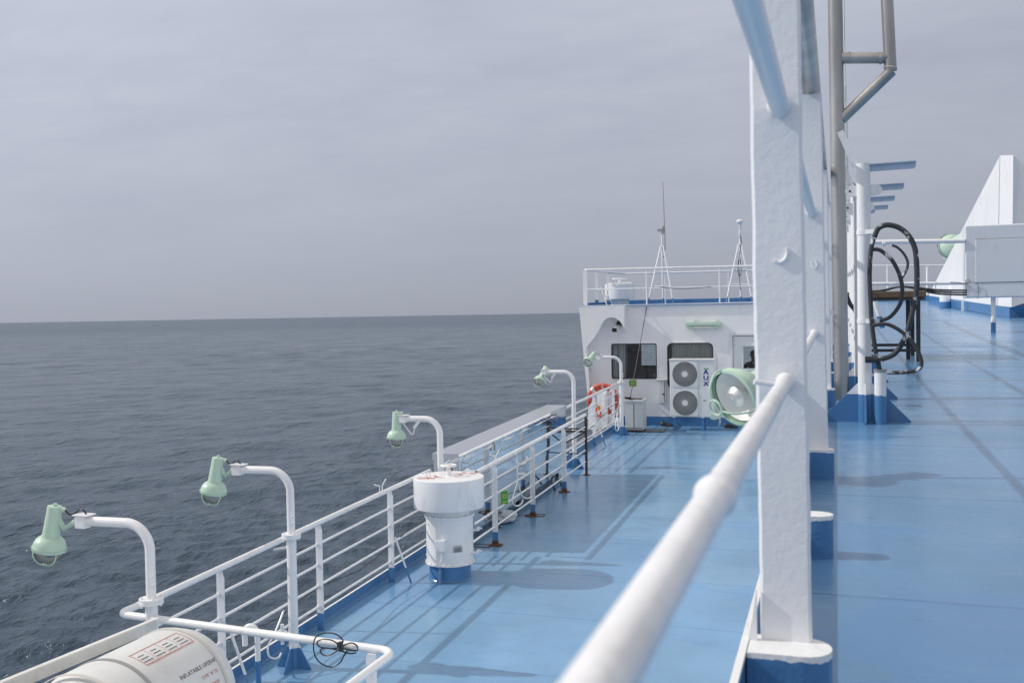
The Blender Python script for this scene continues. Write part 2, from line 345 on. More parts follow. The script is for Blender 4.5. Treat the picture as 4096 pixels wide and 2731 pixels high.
# ================================================================== SEA
SEA = -14.0
def sea():
    rs = [18.]
    while rs[-1] < 60000:
        r = rs[-1]; k = .0062 if r < 900 else (.02 if r < 4000 else .12); rs.append(r*(1+k))
    rs = np.array(rs); az = np.radians(np.linspace(-98, 40, 640))
    Rr, A = np.meshgrid(rs, az, indexing='ij'); X = Rr*np.sin(A); Y = Rr*np.cos(A)
    Z = np.zeros_like(X); rg = np.random.RandomState(3)
    wd = R_(150)
    for i in range(230):
        lam = .42*(28/.42)**rg.rand(); th = wd+rg.randn()*.62; k = 2*math.pi/lam
        amp = .0088*lam**.72*(.55+.9*rg.rand())*(1.12 if lam < 2.5 else .40)
        cell = Rr*.0062; att = np.clip((lam/cell-2.2)/3., 0, 1)
        ph = k*(X*math.sin(th)+Y*math.cos(th))+rg.rand()*6.28
        w = np.sin(ph); Z += amp*att*(w+.28*np.cos(2*ph))
    patch = .75+.35*np.sin(X*.013+1.3*np.sin(Y*.006))*np.sin(Y*.017+np.sin(X*.009))
    Z = Z*patch*np.clip((6000-Rr)/3000, 0, 1)+SEA
    n, m = X.shape; V = np.stack([X, Y, Z], -1).reshape(-1, 3)
    idx = np.arange(n*m).reshape(n, m); F = np.stack([idx[:-1, :-1], idx[:-1, 1:], idx[1:, 1:], idx[1:, :-1]], -1).reshape(-1, 4)[:, ::-1]
    me = bpy.data.meshes.new('sea'); me.vertices.add(len(V)); me.vertices.foreach_set('co', V.ravel())
    me.loops.add(F.size); me.loops.foreach_set('vertex_index', F.ravel().astype(np.int32)); me.polygons.add(len(F))
    me.polygons.foreach_set('loop_start', np.arange(0, F.size, 4, dtype=np.int32)); me.polygons.foreach_set('use_smooth', np.ones(len(F), bool)); me.update(); me.validate()
    o = bpy.data.objects.new('sea', me); COL.objects.link(o); tag(o, kind='structure')
    ma = bpy.data.materials.new('sea_water'); ma.use_nodes = True; nt = ma.node_tree; N = nt.nodes; L = nt.links; b = N['Principled BSDF']
    b.inputs['Base Color'].default_value = (.034, .060, .098, 1); b.inputs['Roughness'].default_value = .16; b.inputs['IOR'].default_value = 1.333
    b.inputs['Specular IOR Level'].default_value = .5
    g = N.new('ShaderNodeNewGeometry')
    ln = N.new('ShaderNodeVectorMath'); ln.operation = 'LENGTH'; L.new(g.outputs['Position'], ln.inputs[0])
    mr = N.new('ShaderNodeMapRange'); mr.inputs[1].default_value = 60; mr.inputs[2].default_value = 1500; mr.inputs[3].default_value = .16; mr.inputs[4].default_value = .33; L.new(ln.outputs['Value'], mr.inputs[0]); MR = mr
    # wind-ruffled streaks and a few broken crests
    mp0 = N.new('ShaderNodeMapping'); mp0.inputs['Scale'].default_value = (.05, .02, 1); mp0.inputs['Rotation'].default_value = (0, 0, R_(-30)); L.new(g.outputs['Position'], mp0.inputs[0])
    nz = N.new('ShaderNodeTexNoise'); nz.inputs['Scale'].default_value = 1; nz.inputs['Detail'].default_value = 5; L.new(mp0.outputs[0], nz.inputs[0])
    ra_ = N.new('ShaderNodeMath'); ra_.operation = 'MULTIPLY_ADD'; L.new(nz.outputs[0], ra_.inputs[0]); ra_.inputs[1].default_value = .30; L.new(MR.outputs[0], ra_.inputs[2]); rb_ = N.new('ShaderNodeMath'); rb_.operation = 'SUBTRACT'; L.new(ra_.outputs[0], rb_.inputs[0]); rb_.inputs[1].default_value = .15; L.new(rb_.outputs[0], b.inputs['Roughness'])
    nf = N.new('ShaderNodeTexNoise'); nf.inputs['Scale'].default_value = 2.2; nf.inputs['Detail'].default_value = 5; nf.inputs['Roughness'].default_value = .7; L.new(g.outputs['Position'], nf.inputs[0])
    su = N.new('ShaderNodeMath'); su.operation = 'MULTIPLY_ADD'; L.new(nz.outputs[0], su.inputs[0]); su.inputs[1].default_value = .55; L.new(nf.outputs[0], su.inputs[2])
    fr = N.new('ShaderNodeMapRange'); fr.inputs[1].default_value = 1.055; fr.inputs[2].default_value = 1.10; L.new(su.outputs[0], fr.inputs[0])
    fm = N.new('ShaderNodeMix'); fm.data_type = 'RGBA'; L.new(fr.outputs[0], fm.inputs[0]); fm.inputs[6].default_value = (.040, .070, .106, 1); fm.inputs[7].default_value = (.5, .54, .56, 1); L.new(fm.outputs[2], b.inputs['Base Color'])
    prev = None
    for sc, dist, st in ((1.1, .20, (1, .5, 1)), (3.2, .13, (1, .5, 1)), (9, .035, (1, .6, 1)), (.33, .8, (1, .55, 1)), (.8, .35, (1, .6, 1))):
        mp = N.new('ShaderNodeMapping'); mp.inputs['Scale'].default_value = st; mp.inputs['Rotation'].default_value = (0, 0, R_(-30)); L.new(g.outputs['Position'], mp.inputs[0])
        n_ = N.new('ShaderNodeTexNoise'); n_.inputs['Scale'].default_value = sc; n_.inputs['Detail'].default_value = 4; n_.inputs['Distortion'].default_value = .6; L.new(mp.outputs[0], n_.inputs[0])
        bu = N.new('ShaderNodeBump'); bu.inputs['Distance'].default_value = dist; L.new(n_.outputs[0], bu.inputs['Height'])
        if prev: L.new(prev.outputs[0], bu.inputs['Normal'])
        prev = bu
    L.new(prev.outputs[0], b.inputs['Normal'])
    # small broken crests
    me.materials.append(ma)
sea()
# ================================================================== SHIP STRUCTURE
LX = -4.43                      # outboard edge of the lower deck
b = MB(); ys = [-4, 22.0]
b.add([(LX-.02, -4, zl(-4)), (-.19, -4, zl(-4)), (-.19, 21.06, zl(21.06)), (LX-.02, 21.06, zl(21.06))], [(0, 1, 2, 3)])
struct('lower_deck', b, 'deck')
b = MB(); n = 40; UYM = 32.5
vs = []; fs = []
for i in range(n+1):
    y = -4+(UYM+4)*i/n; vs += [(-.165, y, zu(y)), (14, y, zu(y))]
    if i < n: fs.append((2*i, 2*i+1, 2*i+3, 2*i+2))
b.add(vs, fs); struct('upper_deck', b, 'udeck')
b = MB(); vs = []; fs = []                      # side of the superstructure under the upper deck
for i in range(n+1):
    y = -4+(UYM+4)*i/n; vs += [(-.185, y, zu(y)-.006), (-.185, y, zl(y)-.3)]
    if i < n: fs.append((2*i, 2*i+1, 2*i+3, 2*i+2))
b.add(vs, fs); struct('superstructure_side', b, 'wall')
b = MB(); b.add([(LX-.026, -25, zl(-4)-.01), (LX-.026, 45, zl(21)-.03), (LX-.026, 45, -18), (LX-.026, -25, -18)], [(0, 1, 2, 3)])
b.add([(LX-.026, 45, zl(21)-.03), (6, 62, zl(21)-.03), (6, 62, -18), (LX-.026, 45, -18)], [(0, 1, 2, 3)]); struct('ship_hull', b, 'wall')
# deck-edge coamings
b = MB()
b.prism([(LX, -4, zl(-4)), (LX+.012, -4, zl(-4)), (LX+.012, -4, zl(-4)+.105), (LX, -4, zl(-4)+.105)], (0, 25.04, 25.04*.025))
t = single('deck_coaming', b, 'blue', 'low blue edge coaming running along the outer rail of the lower deck', 'coaming', (LX, 0, zl(0)))
b = MB(); b.prism([(LX-.004, -4, zl(-4)+.1052), (LX+.016, -4, zl(-4)+.1052), (LX+.016, -4, zl(-4)+.109), (LX-.004, -4, zl(-4)+.109)], (0, 25.04, 25.04*.025)); put('top_edge', b, 'white', t)
b = MB(); b.prism([(LX+.012, -4, zl(-4)+.002), (LX+.035, -4, zl(-4)+.002), (LX+.012, -4, zl(-4)+.02)], (0, 25.04, 25.04*.025)); put('weld_bead', b, 'blue', t)
b = MB(); vs = []; fs = []
b2 = MB()
for i in range(n):
    y0 = -4+(UYM+4)*i/n; y1 = -4+(UYM+4)*(i+1)/n
    for bb, za, zb, x0, x1 in ((b, .0, .118, -.178, -.166), (b2, .1182, .128, -.179, -.165)):
        v = [(x0, y0, zu(y0)+za), (x1, y0, zu(y0)+za), (x1, y0, zu(y0)+zb), (x0, y0, zu(y0)+zb)]
        w = [(x0, y1, zu(y1)+za), (x1, y1, zu(y1)+za), (x1, y1, zu(y1)+zb), (x0, y1, zu(y1)+zb)]
        bb.add(v+w, [(0, 4, 5, 1), (1, 5, 6, 2), (2, 6, 7, 3), (3, 7, 4, 0)])
t = single('deck_edge_bar', b, 'blue', 'blue flat bar with white top along the edge of the upper deck', 'coaming', (-.17, 0, zu(0)))
put('top_edge', b2, 'white', t)

# ------------------------------------------------------------------ guard-rail posts of the upper deck
PY = [1.95, 4.46, 7.25, 10.0, 12.8, 15.6, 18.4, 21.2, 24.0]
def fence_labels(i):
    return ['broad lumpy white post nearest the camera, filling the height of the picture', 'second white flat post, directly behind the nearest one, carrying the grey top pipe'][i] if i < 2 else None
PX = -.103
PC = [-.0965, -.087]+[-.088]*9
for i, y in enumerate(PY):
    z0 = zu(y)+.128
    t = thing('guard_post', fence_labels(i) or 'narrow white flat post in the receding row behind the second post', 'post', (PX, y, zu(y)), 'white flat posts along the upper deck edge')
    b = MB()
    H = zu(y)+1.64
    # plate with a lumpy painted outline
    N_ = 60 if i < 2 else 6; vs = []; rg = random.Random(i); l = r = 0
    for k in range(N_+1):
        z = z0-.002+(H-z0)*k/N_; l = l*.75+rg.uniform(-1, 1)*.0009*(i < 2); r = r*.75+rg.uniform(-1, 1)*.0009*(i < 2)
        lean = -.0105*(z-z0)*(1 if i < 3 else 0)
        xl, xr = PC[i]-.0475+l+lean, PC[i]+.0475+r+lean; c = .006
        vs += [(xl+c, y-.009, z), (xr-c, y-.009, z), (xr, y-.004, z), (xr, y+.006, z), (xl, y+.006, z), (xl, y-.004, z)]
    fs = []
    for k in range(N_):
        for j in range(6): fs.append((k*6+j, k*6+(j+1) % 6, (k+1)*6+(j+1) % 6, (k+1)*6+j))
    fs.append(tuple(range(6))); fs.append(tuple(N_*6+j for j in range(6)))
    b.add(vs, fs, False); put('plate', b, 'whitethick', t)
    if i < 2:        # paint drips / weld scars
        b = MB()
        pts = [onY(x, yy, y-.011) for x, yy in (((3100, 1042), (3120, 1050), (3142, 1035), (3150, 1010), (3145, 995)) if i == 0 else ((3245, 1050), (3258, 1075), (3268, 1060), (3262, 1042)))]
        b.tube(spline(pts, 4), .0035, 6); put('weld_scar', b, 'whitethick', t)
def pad(y, wide=.145, dep=.10, x0=-.163, lab='', first=False):
    z = zu(y); b = MB(); pts = []
    for k in range(13):
        a = -math.pi/2+math.pi*k/12; pts.append(Vector((x0+wide-.05+.05*math.cos(a)*1.0, y+dep/2*math.sin(a)+dep/2, z)))
    pts += [Vector((x0, y+dep, z)), Vector((x0, y, z))]
    b.prism(pts, (0, 0, .128)); o = single('deck_bracket', b, 'padm', lab, 'bracket', (x0, y, z), 'white-topped blue brackets at the upper deck edge'); return o
labs = ['large white-topped blue bracket under the nearest broad post', 'white-topped blue bracket right of the nearest post, without a post of its own', 'white-topped blue bracket carrying the second flat post']
for i, y in enumerate([1.86, 3.07, 4.40, 7.2, 8.6, 9.95, 11.4, 12.75, 14.2, 15.55, 17.0, 18.35, 21.1]):
    pad(y, .148 if i else .15, .11 if i == 0 else .085, lab=labs[i] if i < 3 else 'small blue bracket in the receding row behind the second post')
b = MB()        # outboard knee of the first post
b.prism([(-.150, 1.93, zu(1.93)+.125), (-.150, 1.93, zu(1.93)+.225), (-.158, 1.93, zu(1.93)+.17), (-.172, 1.93, zu(1.93)+.10), (-.165, 1.93, zu(1.93)+.10)], (0, .012, 0))
single('knee_plate', b, 'white', 'thin white knee plate on the outboard side of the nearest post foot', 'bracket', (-.19, 1.93, zu(1.9)))
# rails of the upper guard rail
def rail(h, r, y0, y1, label, x=PX, m='whitethick', step=.5, dz=0., knob=True):
    t = thing('guard_rail', label, 'rail', (x, y0, zu(y0)+h), 'long rails of the upper guard rail')
    k = max(2, int((y1-y0)/step)); pts = [(x, y0+(y1-y0)*i/k, zu(y0+(y1-y0)*i/k)+h) for i in range(k+1)]
    b = MB(); b.tube(pts, r, 20); put('pipe', b, m, t)
    if knob:
        for p in PY[:6]:
            if not (y0 < p-.05 < y1+.1): continue
            b = MB(); b.lathe([(r, -.02), (r+.002, -.008), (r+.004, -.003), (r+.002, 0)], (x, p-.012, zu(p)+h), (0, 1, 0), 16); put('weld_collar', b, 'whitethick', t)
    return t
rail(.620, .0138, -.2, 21, 'white middle handrail running from the lower foreground to the nearest post', x=-.0935, m='railwhite')
rail(1.137, .0185, .3, 21, 'white upper rail crossing the top of the nearest post diagonally', x=PX+.003)
rail(1.68, .040, 1.0, 21, 'thick grey top pipe resting on the second post', m='pipe', x=PX+.003, knob=False)
b = MB(); b.tube([(-.148, 1.90, -.134), (-.135, 1.905, -.136), (-.10, 1.93, -.142)], [.0052, .005, .005], 12)
single('rail_lug', b, 'whitethick', 'small white lug sticking out left of the nearest post beside the handrail', 'lug', (-.16, 1.9, -.15))
b = MB(); 
b.lathe([(.0138, -.016), (.0165, -.008), (.0178, .000), (.0172, .010), (.0138, .022)], (-.0935, .80, zu(.80)+.620), (0, 1, 0), 20)
t = [o for o in COL.objects if o.name.startswith('guard_rail')][0]; put('pipe_joint', b, 'whitethick', t)

# ================================================================== OUTER RAILING OF THE LOWER DECK
HS = [.76, .58, .395, .212]; RX = -4.34
def flat_post(x, y, t, name='post', m='wb', h=.93, w=.062):
    z = zl(y); b = MB()
    b.prism([(x-w/2, y, z), (x+w/2, y, z), (x+w/2, y, z+h-.05), (x+w/2-.012, y, z+h-.02), (x+w/2-.012, y, z+h), (x-w/2, y, z+h)], (0, .011, 0))
    return put(name, b, m, t)
def railing(y0, y1, posts, lab, x=RX, hs=HS, r=.0165, top0=None, base=None, braces=(), lowstart=None):
    # origin at deck level (z of deck at the thing's base) so the blue foot follows the deck
    t = thing('ship_railing', lab, 'railing', (x, y0, zl(y0)), None)
    ty0 = top0 if top0 is not None else y0
    b = MB(); b.tube([(x-.005, ty0, zl(ty0)+.95), (x-.005, (ty0+y1)/2, zl((ty0+y1)/2)+.95), (x-.005, y1, zl(y1)+.95)], .0235, 16); put('top_rail', b, 'white', t)
    for j, h in enumerate(hs):
        ys0 = (lowstart[j] if lowstart else y0)
        b = MB(); b.tube([(x-.012, ys0, zl(ys0)+h), (x-.012, y1, zl(y1)+h)], .0115, 10)
        for p in posts: b.lathe([(.0116, -.03), (.017, -.012), (.015, 0)], (x-.012, p-.001, zl(p)+h), (0, 1, 0), 10)
        put('rail_bar', b, 'white', t)
    for p in posts:
        q = thing_local_post(x, p, t)
    for p in braces:
        b = MB(); b.tube([(x+.035, p+.02, zl(p)+.46), (x+.20, p+.03, zl(p))], .0105, 8); put('brace', b, mat_for(p, y0), t)
    return t
_mc = {}
def mat_for(p, y0):
    k = round(.025*(p-y0), 3)
    if k not in _mc: _mc[k] = mat('white_paint_blue_foot_%d' % len(_mc), (.84, .845, .85), .32, bump=.0012, bscale=55, var=.03, rust=.24, rscale=18, dirt=.32, blue=.155+k)
    return _mc[k]
def thing_local_post(x, p, t):
    return flat_post(x, p, t, 'post', mat_for(p, t['_o'][1]))
railing(5.05, 10.25, [6.25, 7.72, 9.19], 'long white outer railing over the sea between the liferaft and the steel box', braces=[6.3, 9.2], top0=5.60, lowstart=[5.3, 5.3, 5.3, 5.3])
railing(15.35, 20.95, [16.60, 18.14, 19.83], 'white outer railing over the sea between the steel box and the deckhouse', braces=[18.16])
# transverse loop rail beside the liferaft
zr = lambda y: zl(y)+.95
P0 = Vector((-4.345, 5.60, zr(5.60))); P1 = Vector((-4.37, 5.20, zr(5.15))); P2 = Vector((-2.36, 5.02, zr(5.02))); P3 = Vector((-2.40, 4.2, zr(4.2)))
t = thing('transverse_railing', 'white pipe rail crossing the deck above the liferaft with a rounded inboard corner', 'railing', (-3.4, 5.02, zl(5.02)))
pts = [P0]+arc(P0, P1, P2, .07)+arc(P1, P2, P3, .09)+[P3, Vector((-2.42, 3.2, zr(3.2)))]
b = MB(); b.tube(pts, .0235, 16); put('top_rail', b, 'white', t)
b = MB(); q = Vector((-2.50, 5.0, zl(5.0))); b.prism([(q.x-.03, q.y, q.z), (q.x+.03, q.y, q.z), (q.x+.03, q.y, q.z+.93), (q.x-.02, q.y, q.z+.93), (q.x-.03, q.y, q.z+.9)], (0, .012, 0)); put('post', b, 'wb', t)
for h in HS[:2]:
    b = MB(); b.tube([(-2.44, 4.99, zl(5)+h), (-2.46, 3.2, zl(3.2)+h)], .0115, 10); put('rail_bar', b, 'white', t)
# small rail horns
def horns(p, lab, s=1.):
    b = MB(); p = Vector(p)
    b.tube([p+Vector((0, -.03, 0)), p+Vector((0, -.03, .06))*s, p+Vector((-.055, -.045, .075))*s], .0065, 8)
    b.tube([p+Vector((0, .03, 0)), p+Vector((0, .03, .055))*s, p+Vector((.03, .055, .12))*s], .0065, 8)
    single('cleat_horns', b, 'white', lab, 'cleat', p, 'pairs of bent horns welded on the rails')
horns((-4.345, 9.0, zr(9.0)+.02), 'pair of bent white horns on the outer rail left of the ventilator')
horns((-3.79, 10.9, zr(10.9)+.02), 'pair of bent white horns on the inner railing right of the ventilator')
# inner railing
IX = -3.785
t = thing('ship_railing', 'inner white railing with rusty post feet in front of the mirror steel box', 'railing', (IX, 10.83, zl(10.83)))
b = MB(); b.tube([(IX-.005, 10.25, zr(10.25)), (IX-.005, 15.24, zr(15.24))], .0255, 16, cap=False); b.lathe([(.0255, 0), (.020, 0), (.020, .1)], (IX-.005, 10.25, zr(10.25)), (0, 1, 0), 16); put('top_rail', b, 'white', t)
for j, h in enumerate(HS):
    ys0 = [10.5, 10.35, 10.2, 9.95][j]
    b = MB(); b.tube([(IX-.012, ys0, zl(ys0)+h), (IX-.012, 15.24, zl(15.24)+h)], .0118, 10)
    for p in (10.83, 12.33, 13.9): b.lathe([(.0116, -.03), (.017, -.012), (.015, 0)], (IX-.012, p-.001, zl(p)+h), (0, 1, 0), 10)
    put('rail_bar', b, 'white', t)
for p in (10.83, 12.33, 13.9):
    flat_post(IX, p, t, 'post', mat_for(p, 10.83), w=.066)
    b = MB(); rg = random.Random(int(p*10)); pts = []
    for k in range(14):
        a = 2*math.pi*k/14; r = .075*(1+rg.uniform(-.25, .25)); pts.append(Vector((IX+r*1.1*math.cos(a), p+r*.9*math.sin(a), zl(p)+.003)))
    b.prism(pts, (0, 0, .008)); b.box((IX, p+.004, zl(p)+.03), (.075, .022, .05)); put('rusty_foot', b, 'rustpad', t)
b = MB(); b.tube([(IX, 15.26, zl(15.26)), (IX, 15.26, zr(15.26)-.02)], .021, 12); put('end_post', b, 'rustm', t)
b = MB(); b.lathe([(.0001, .006), (.055, .006), (.06, 0)], (IX, 15.26, zl(15.26)+.002), n=14, smooth=False); put('rusty_foot', b, 'rustpad', t)
b = MB(); b.bar((IX-.04, 10.33, zr(10.33)), (IX-.16, 10.33, zr(10.33)), .04, .012); b.bar((IX-.16, 10.33, zr(10.33)+.006), (IX-.16, 10.33, zr(10.33)-.12), .04, .012, Vector((1, 0, 0))); put('end_bracket', b, 'white', t)
# rusty platform bars at the end post
t = thing('rusty_step_frame', 'rust brown step frame of bars beside the end post of the inner railing', 'frame', (-3.95, 15.2, zl(15.2)))
for nm, a, c, w in (('bar', (IX, 15.25, zl(15.2)+.735), (-4.32, 15.15, zl(15.2)+.735), .022), ('bar', (IX, 15.25, zl(15.2)+.69), (-4.32, 15.15, zl(15.2)+.69), .035), ('diagonal_bar', (IX, 15.24, zl(15.2)+.68), (-4.20, 15.0, zl(15.2)+.46), .018), ('lower_bar', (IX, 15.25, zl(15.2)+.34), (-4.32, 15.2, zl(15.2)+.34), .018), ('hook', (-4.15, 15.1, zl(15.2)+.73), (-4.15, 15.1, zl(15.2)+.56), .016)):
    b = MB(); b.bar(a, c, w, w*.8); put(nm, b, 'rustm', t)
# white bent strap hanging on the inner railing
t = thing('strap_hanger', 'white bent flat-bar hanger with open loops hooked on the inner railing', 'hanger', (-3.75, 11.9, zr(11.9)))
Yh = 11.95; hp = lambda x, y: onX(x, y, -3.74)
b = MB(); b.tube([hp(2066, 1800), hp(2069, 1880), hp(2070, 1925)], .010, 8); put('stem', b, 'white', t)
b = MB(); b.tube(spline([hp(2067, 1840), hp(2074, 1852), hp(2090, 1856), hp(2104, 1846), hp(2109, 1826)], 5), .009, 8); put('hook', b, 'white', t)
b = MB(); b.tube(spline([hp(2070, 1925), hp(2058, 1965), hp(2049, 1998), hp(2055, 2018), hp(2072, 2022), hp(2088, 2010), hp(2091, 1996)], 5), .009, 8)
b.tube(spline([hp(2070, 1925), hp(2080, 1960), hp(2090, 1985), hp(2110, 1992), hp(2124, 1986)], 5), .009, 8); put('loop', b, 'white', t)
b = MB(); b.bar(hp(2070, 1893), hp(2095, 1893), .03, .02); put('clip', b, 'white', t)
# small green safety sign on the inner railing
def sign(p, w, h, xa, lab, txt=True):
    p = Vector(p); t = thing('safety_sign', lab, 'sign', p, None); m = frame(p, xa, (0, 0, 1)); nrm = m.to_3x3() @ Vector((0, 0, 1))
    b = MB(); b.box(None, (w, h, .003), mw=m); put('plate', b, 'signy', t)
    b = MB(); b.box(None, (w*.88, h*.90, .002), mw=m @ Matrix.Translation((0, 0, .0028))); put('panel', b, 'signg', t)
    b = MB(); mm = m @ Matrix.Translation((0, h*.10, .0042)); c = mm.translation; vs = []
    e = min(w, h); b.lathe([(e*.27, 0), (e*.27, .001), (e*.15, .001), (e*.15, 0)], c, nrm, 20, False)
    put('emblem', b, 'signy', t); b = MB()
    for k in range(4):
        a = R_(45+90*k) 
        b = MB(); b.box(None, (e*.09, e*.09, .001), mw=mm @ Matrix.Translation((e*.5*math.cos(a), e*.38*math.sin(a), 0))); put('sign_mark', b, 'signy', t)
    for ww, f in ((.66, -.37), (.5, -.44)): b = MB(); b.box(None, (w*ww, h*.04, .001), mw=mm @ Matrix.Translation((0, h*f, 0))); put('text_line', b, 'signy', t)
p = onX(2017, 1989, -3.79); sign(p, .10, .17, (.75, .66, 0), 'small green and yellow rescue sign tied upright on the inner railing')
# crumpled clear bag
b = MB(); bb = bmesh.new(); bmesh.ops.create_icosphere(bb, subdivisions=4, radius=1); rg = random.Random(5)
from mathutils import noise as mn
for v in bb.verts:
    c = v.co; k = 1+.32*mn.noise(c*2.2)+.16*mn.noise(c*6); v.co = Vector((c.x*.12*k, c.y*.18*k, max(-.045, c.z*.085*k)))
c = lo(2025, 2085); b.bm(bb, False, Matrix.Translation(c+Vector((0, 0, .055)))); single('plastic_bag', b, 'bag', 'crumpled clear plastic bag lying behind the inner railing post', 'bag', c)
# ================================================================== MIRROR STEEL BOX
BX = -4.10; y0, y1 = 10.5, 15.22
t = thing('steel_locker', 'long mirror-polished steel box standing outboard behind the inner railing', 'locker', (BX-.13, 12.8, zl(12.8)))
h1 = lambda y: zl(y)+1.10; h0 = lambda y: zl(y)+.12; OX = onZx = -4.40
vs = []; fs = []; K = 24                      # slightly dished inner face so that the mirror warps
def face_x(yy, k): return BX+.004*math.sin(yy*2.1)+.003*math.sin(k*5+yy*3.3)
b = MB()
for i in range(K+1):
    yy = y0+(y1-y0)*i/K
    for k in range(7): z = h0(yy)+(h1(yy)-h0(yy)-.07)*k/6; vs.append((face_x(yy, k/6.), yy, z))
for i in range(K):
    for k in range(6): fs.append((i*7+k, (i+1)*7+k, (i+1)*7+k+1, i*7+k+1))
b.add(vs, fs, True); put('side_panel', b, 'steel', t)
b = MB(); b.add([(OX, y0, h0(y0)), (BX-.001, y0, h0(y0)), (BX-.001, y0, h1(y0)-.05), (OX, y0, h1(y0)-.05)], [(0, 1, 2, 3)]); put('end_panel', b, 'steel', t); b = MB(); b.add([(OX, y1, h0(y1)), (BX-.001, y1, h0(y1)), (BX-.001, y1, h1(y1)-.05), (OX, y1, h1(y1)-.05)], [(0, 1, 2, 3)]); put('end_panel', b, 'steel', t)
b = MB(); b.add([(OX, y0, h0(y0)), (OX, y1, h0(y1)), (OX, y1, h1(y1)), (OX, y0, h1(y0))], [(0, 1, 2, 3)]); put('outer_panel', b, 'steel', t)
b = MB(); b.prism([(OX-.012, y0-.012, h1(y0)), (BX+.014, y0-.012, h1(y0)), (BX+.014, y0-.012, h1(y0)+.006), (OX-.012, y0-.012, h1(y0)+.006)], (0, y1-y0+.024, (y1-y0+.024)*.025)); put('lid', b, 'steeltop', t)
b = MB(); b.prism([(BX+.008, y0-.012, h1(y0)-.07), (BX+.014, y0-.012, h1(y0)-.07), (BX+.014, y0-.012, h1(y0)-.0005), (BX+.008, y0-.012, h1(y0)-.0005)], (0, y1-y0+.024, (y1-y0+.024)*.025))
b.prism([(OX-.01, y0-.012, h1(y0)-.07), (BX+.006, y0-.012, h1(y0)-.07), (BX+.006, y0-.012, h1(y0)-.0005), (OX-.01, y0-.012, h1(y0)-.0005)], (0, .004, 0)); put('lid_lip', b, 'steel', t)
b = MB()
for yy in (10.9, 13.0, 15.0): b.box((BX-.10, yy, zl(yy)+.055), (.05, .05, .13)); b.box((OX+.06, yy, zl(yy)+.055), (.05, .05, .13))
put('foot', b, 'rustm', t)
for yy in (11.7, 13.3, 14.6):
    b = MB(); b.box((BX+.02, yy, h1(yy)-.10), (.012, .03, .10), .002); b.tube([(BX+.03, yy, h1(yy)-.07), (BX+.03, yy, h1(yy)-.14)], .004, 6); put('latch', b, 'galv', t)
b = MB(); b.box((-4.20, y0-.02, h1(y0)-.18), (.045, .02, .14), .003); put('latch', b, 'galv', t)
b = MB(); b.tube([onY(1775, 1858, y0-.03), onY(1800, 1840, y0-.03)], .008, 8); put('strap', b, 'white', t)
# melted foam strip below the lid
b = MB(); rg = random.Random(9); pts = []
for i in range(120):
    yy = y0+.15+(y1-y0-.5)*i/119; pts.append((BX+.010, yy, h1(yy)-.080+.005*math.sin(i*.5)+rg.uniform(-.004, .004)))
rr = [max(.003, .009+.006*math.sin(i*.31)+rg.uniform(-.004, .004)) for i in range(120)]; b.tube(pts, rr, 8); put('foam_strip', b, 'white', t)
# cable coils behind the inner railing
b = MB(); c = onX(2228, 1935, -3.95)
for k in range(3):
    pts = [c+Vector((0, .30*math.cos(a)*(1-.05*k), -.06*k*.3+.10*math.sin(a)*(1+.1*k)-.12*math.cos(a))) for a in [2*math.pi*j/24 for j in range(24)]]; b.tube(pts, .006, 6, closed=True)
b.tube(spline([c+Vector((0, -.3, .1)), c+Vector((-.02, -.8, .05)), c+Vector((-.03, -1.6, .1)), c+Vector((0, -1.9, -.1))], 6), .006, 6)
single('cable_coil', b, 'black', 'black cable coil sagging behind the inner railing posts', 'cable', c)
# rusty marks and small deck fittings
for (x, y, w) in ((1925, 2182, .12), (2140, 2060, .12), (1995, 2110, .05)):
    c = lo(x, y); b = MB()
    if w > .1:
        for s_ in (-1, 1): b.bar(c+Vector((-w, s_*w*.5, .004)), c+Vector((w, s_*w*.5, .004)), .014, .006); b.bar(c+Vector((s_*w, -w*.5, .004)), c+Vector((s_*w, w*.5, .004)), .014, .006)
    else: b.cyl(c, (0, 0, 1), .035, .015)
    single('rusty_deck_fitting', b, 'rustpad', {1925: 'rusty rectangular frame on the deck beside the nearest inner railing post', 2140: 'rusty rectangular frame on the deck behind the second inner railing post', 1995: 'small round rusty deck plug near the plastic bag'}[x], 'deck fitting', c)

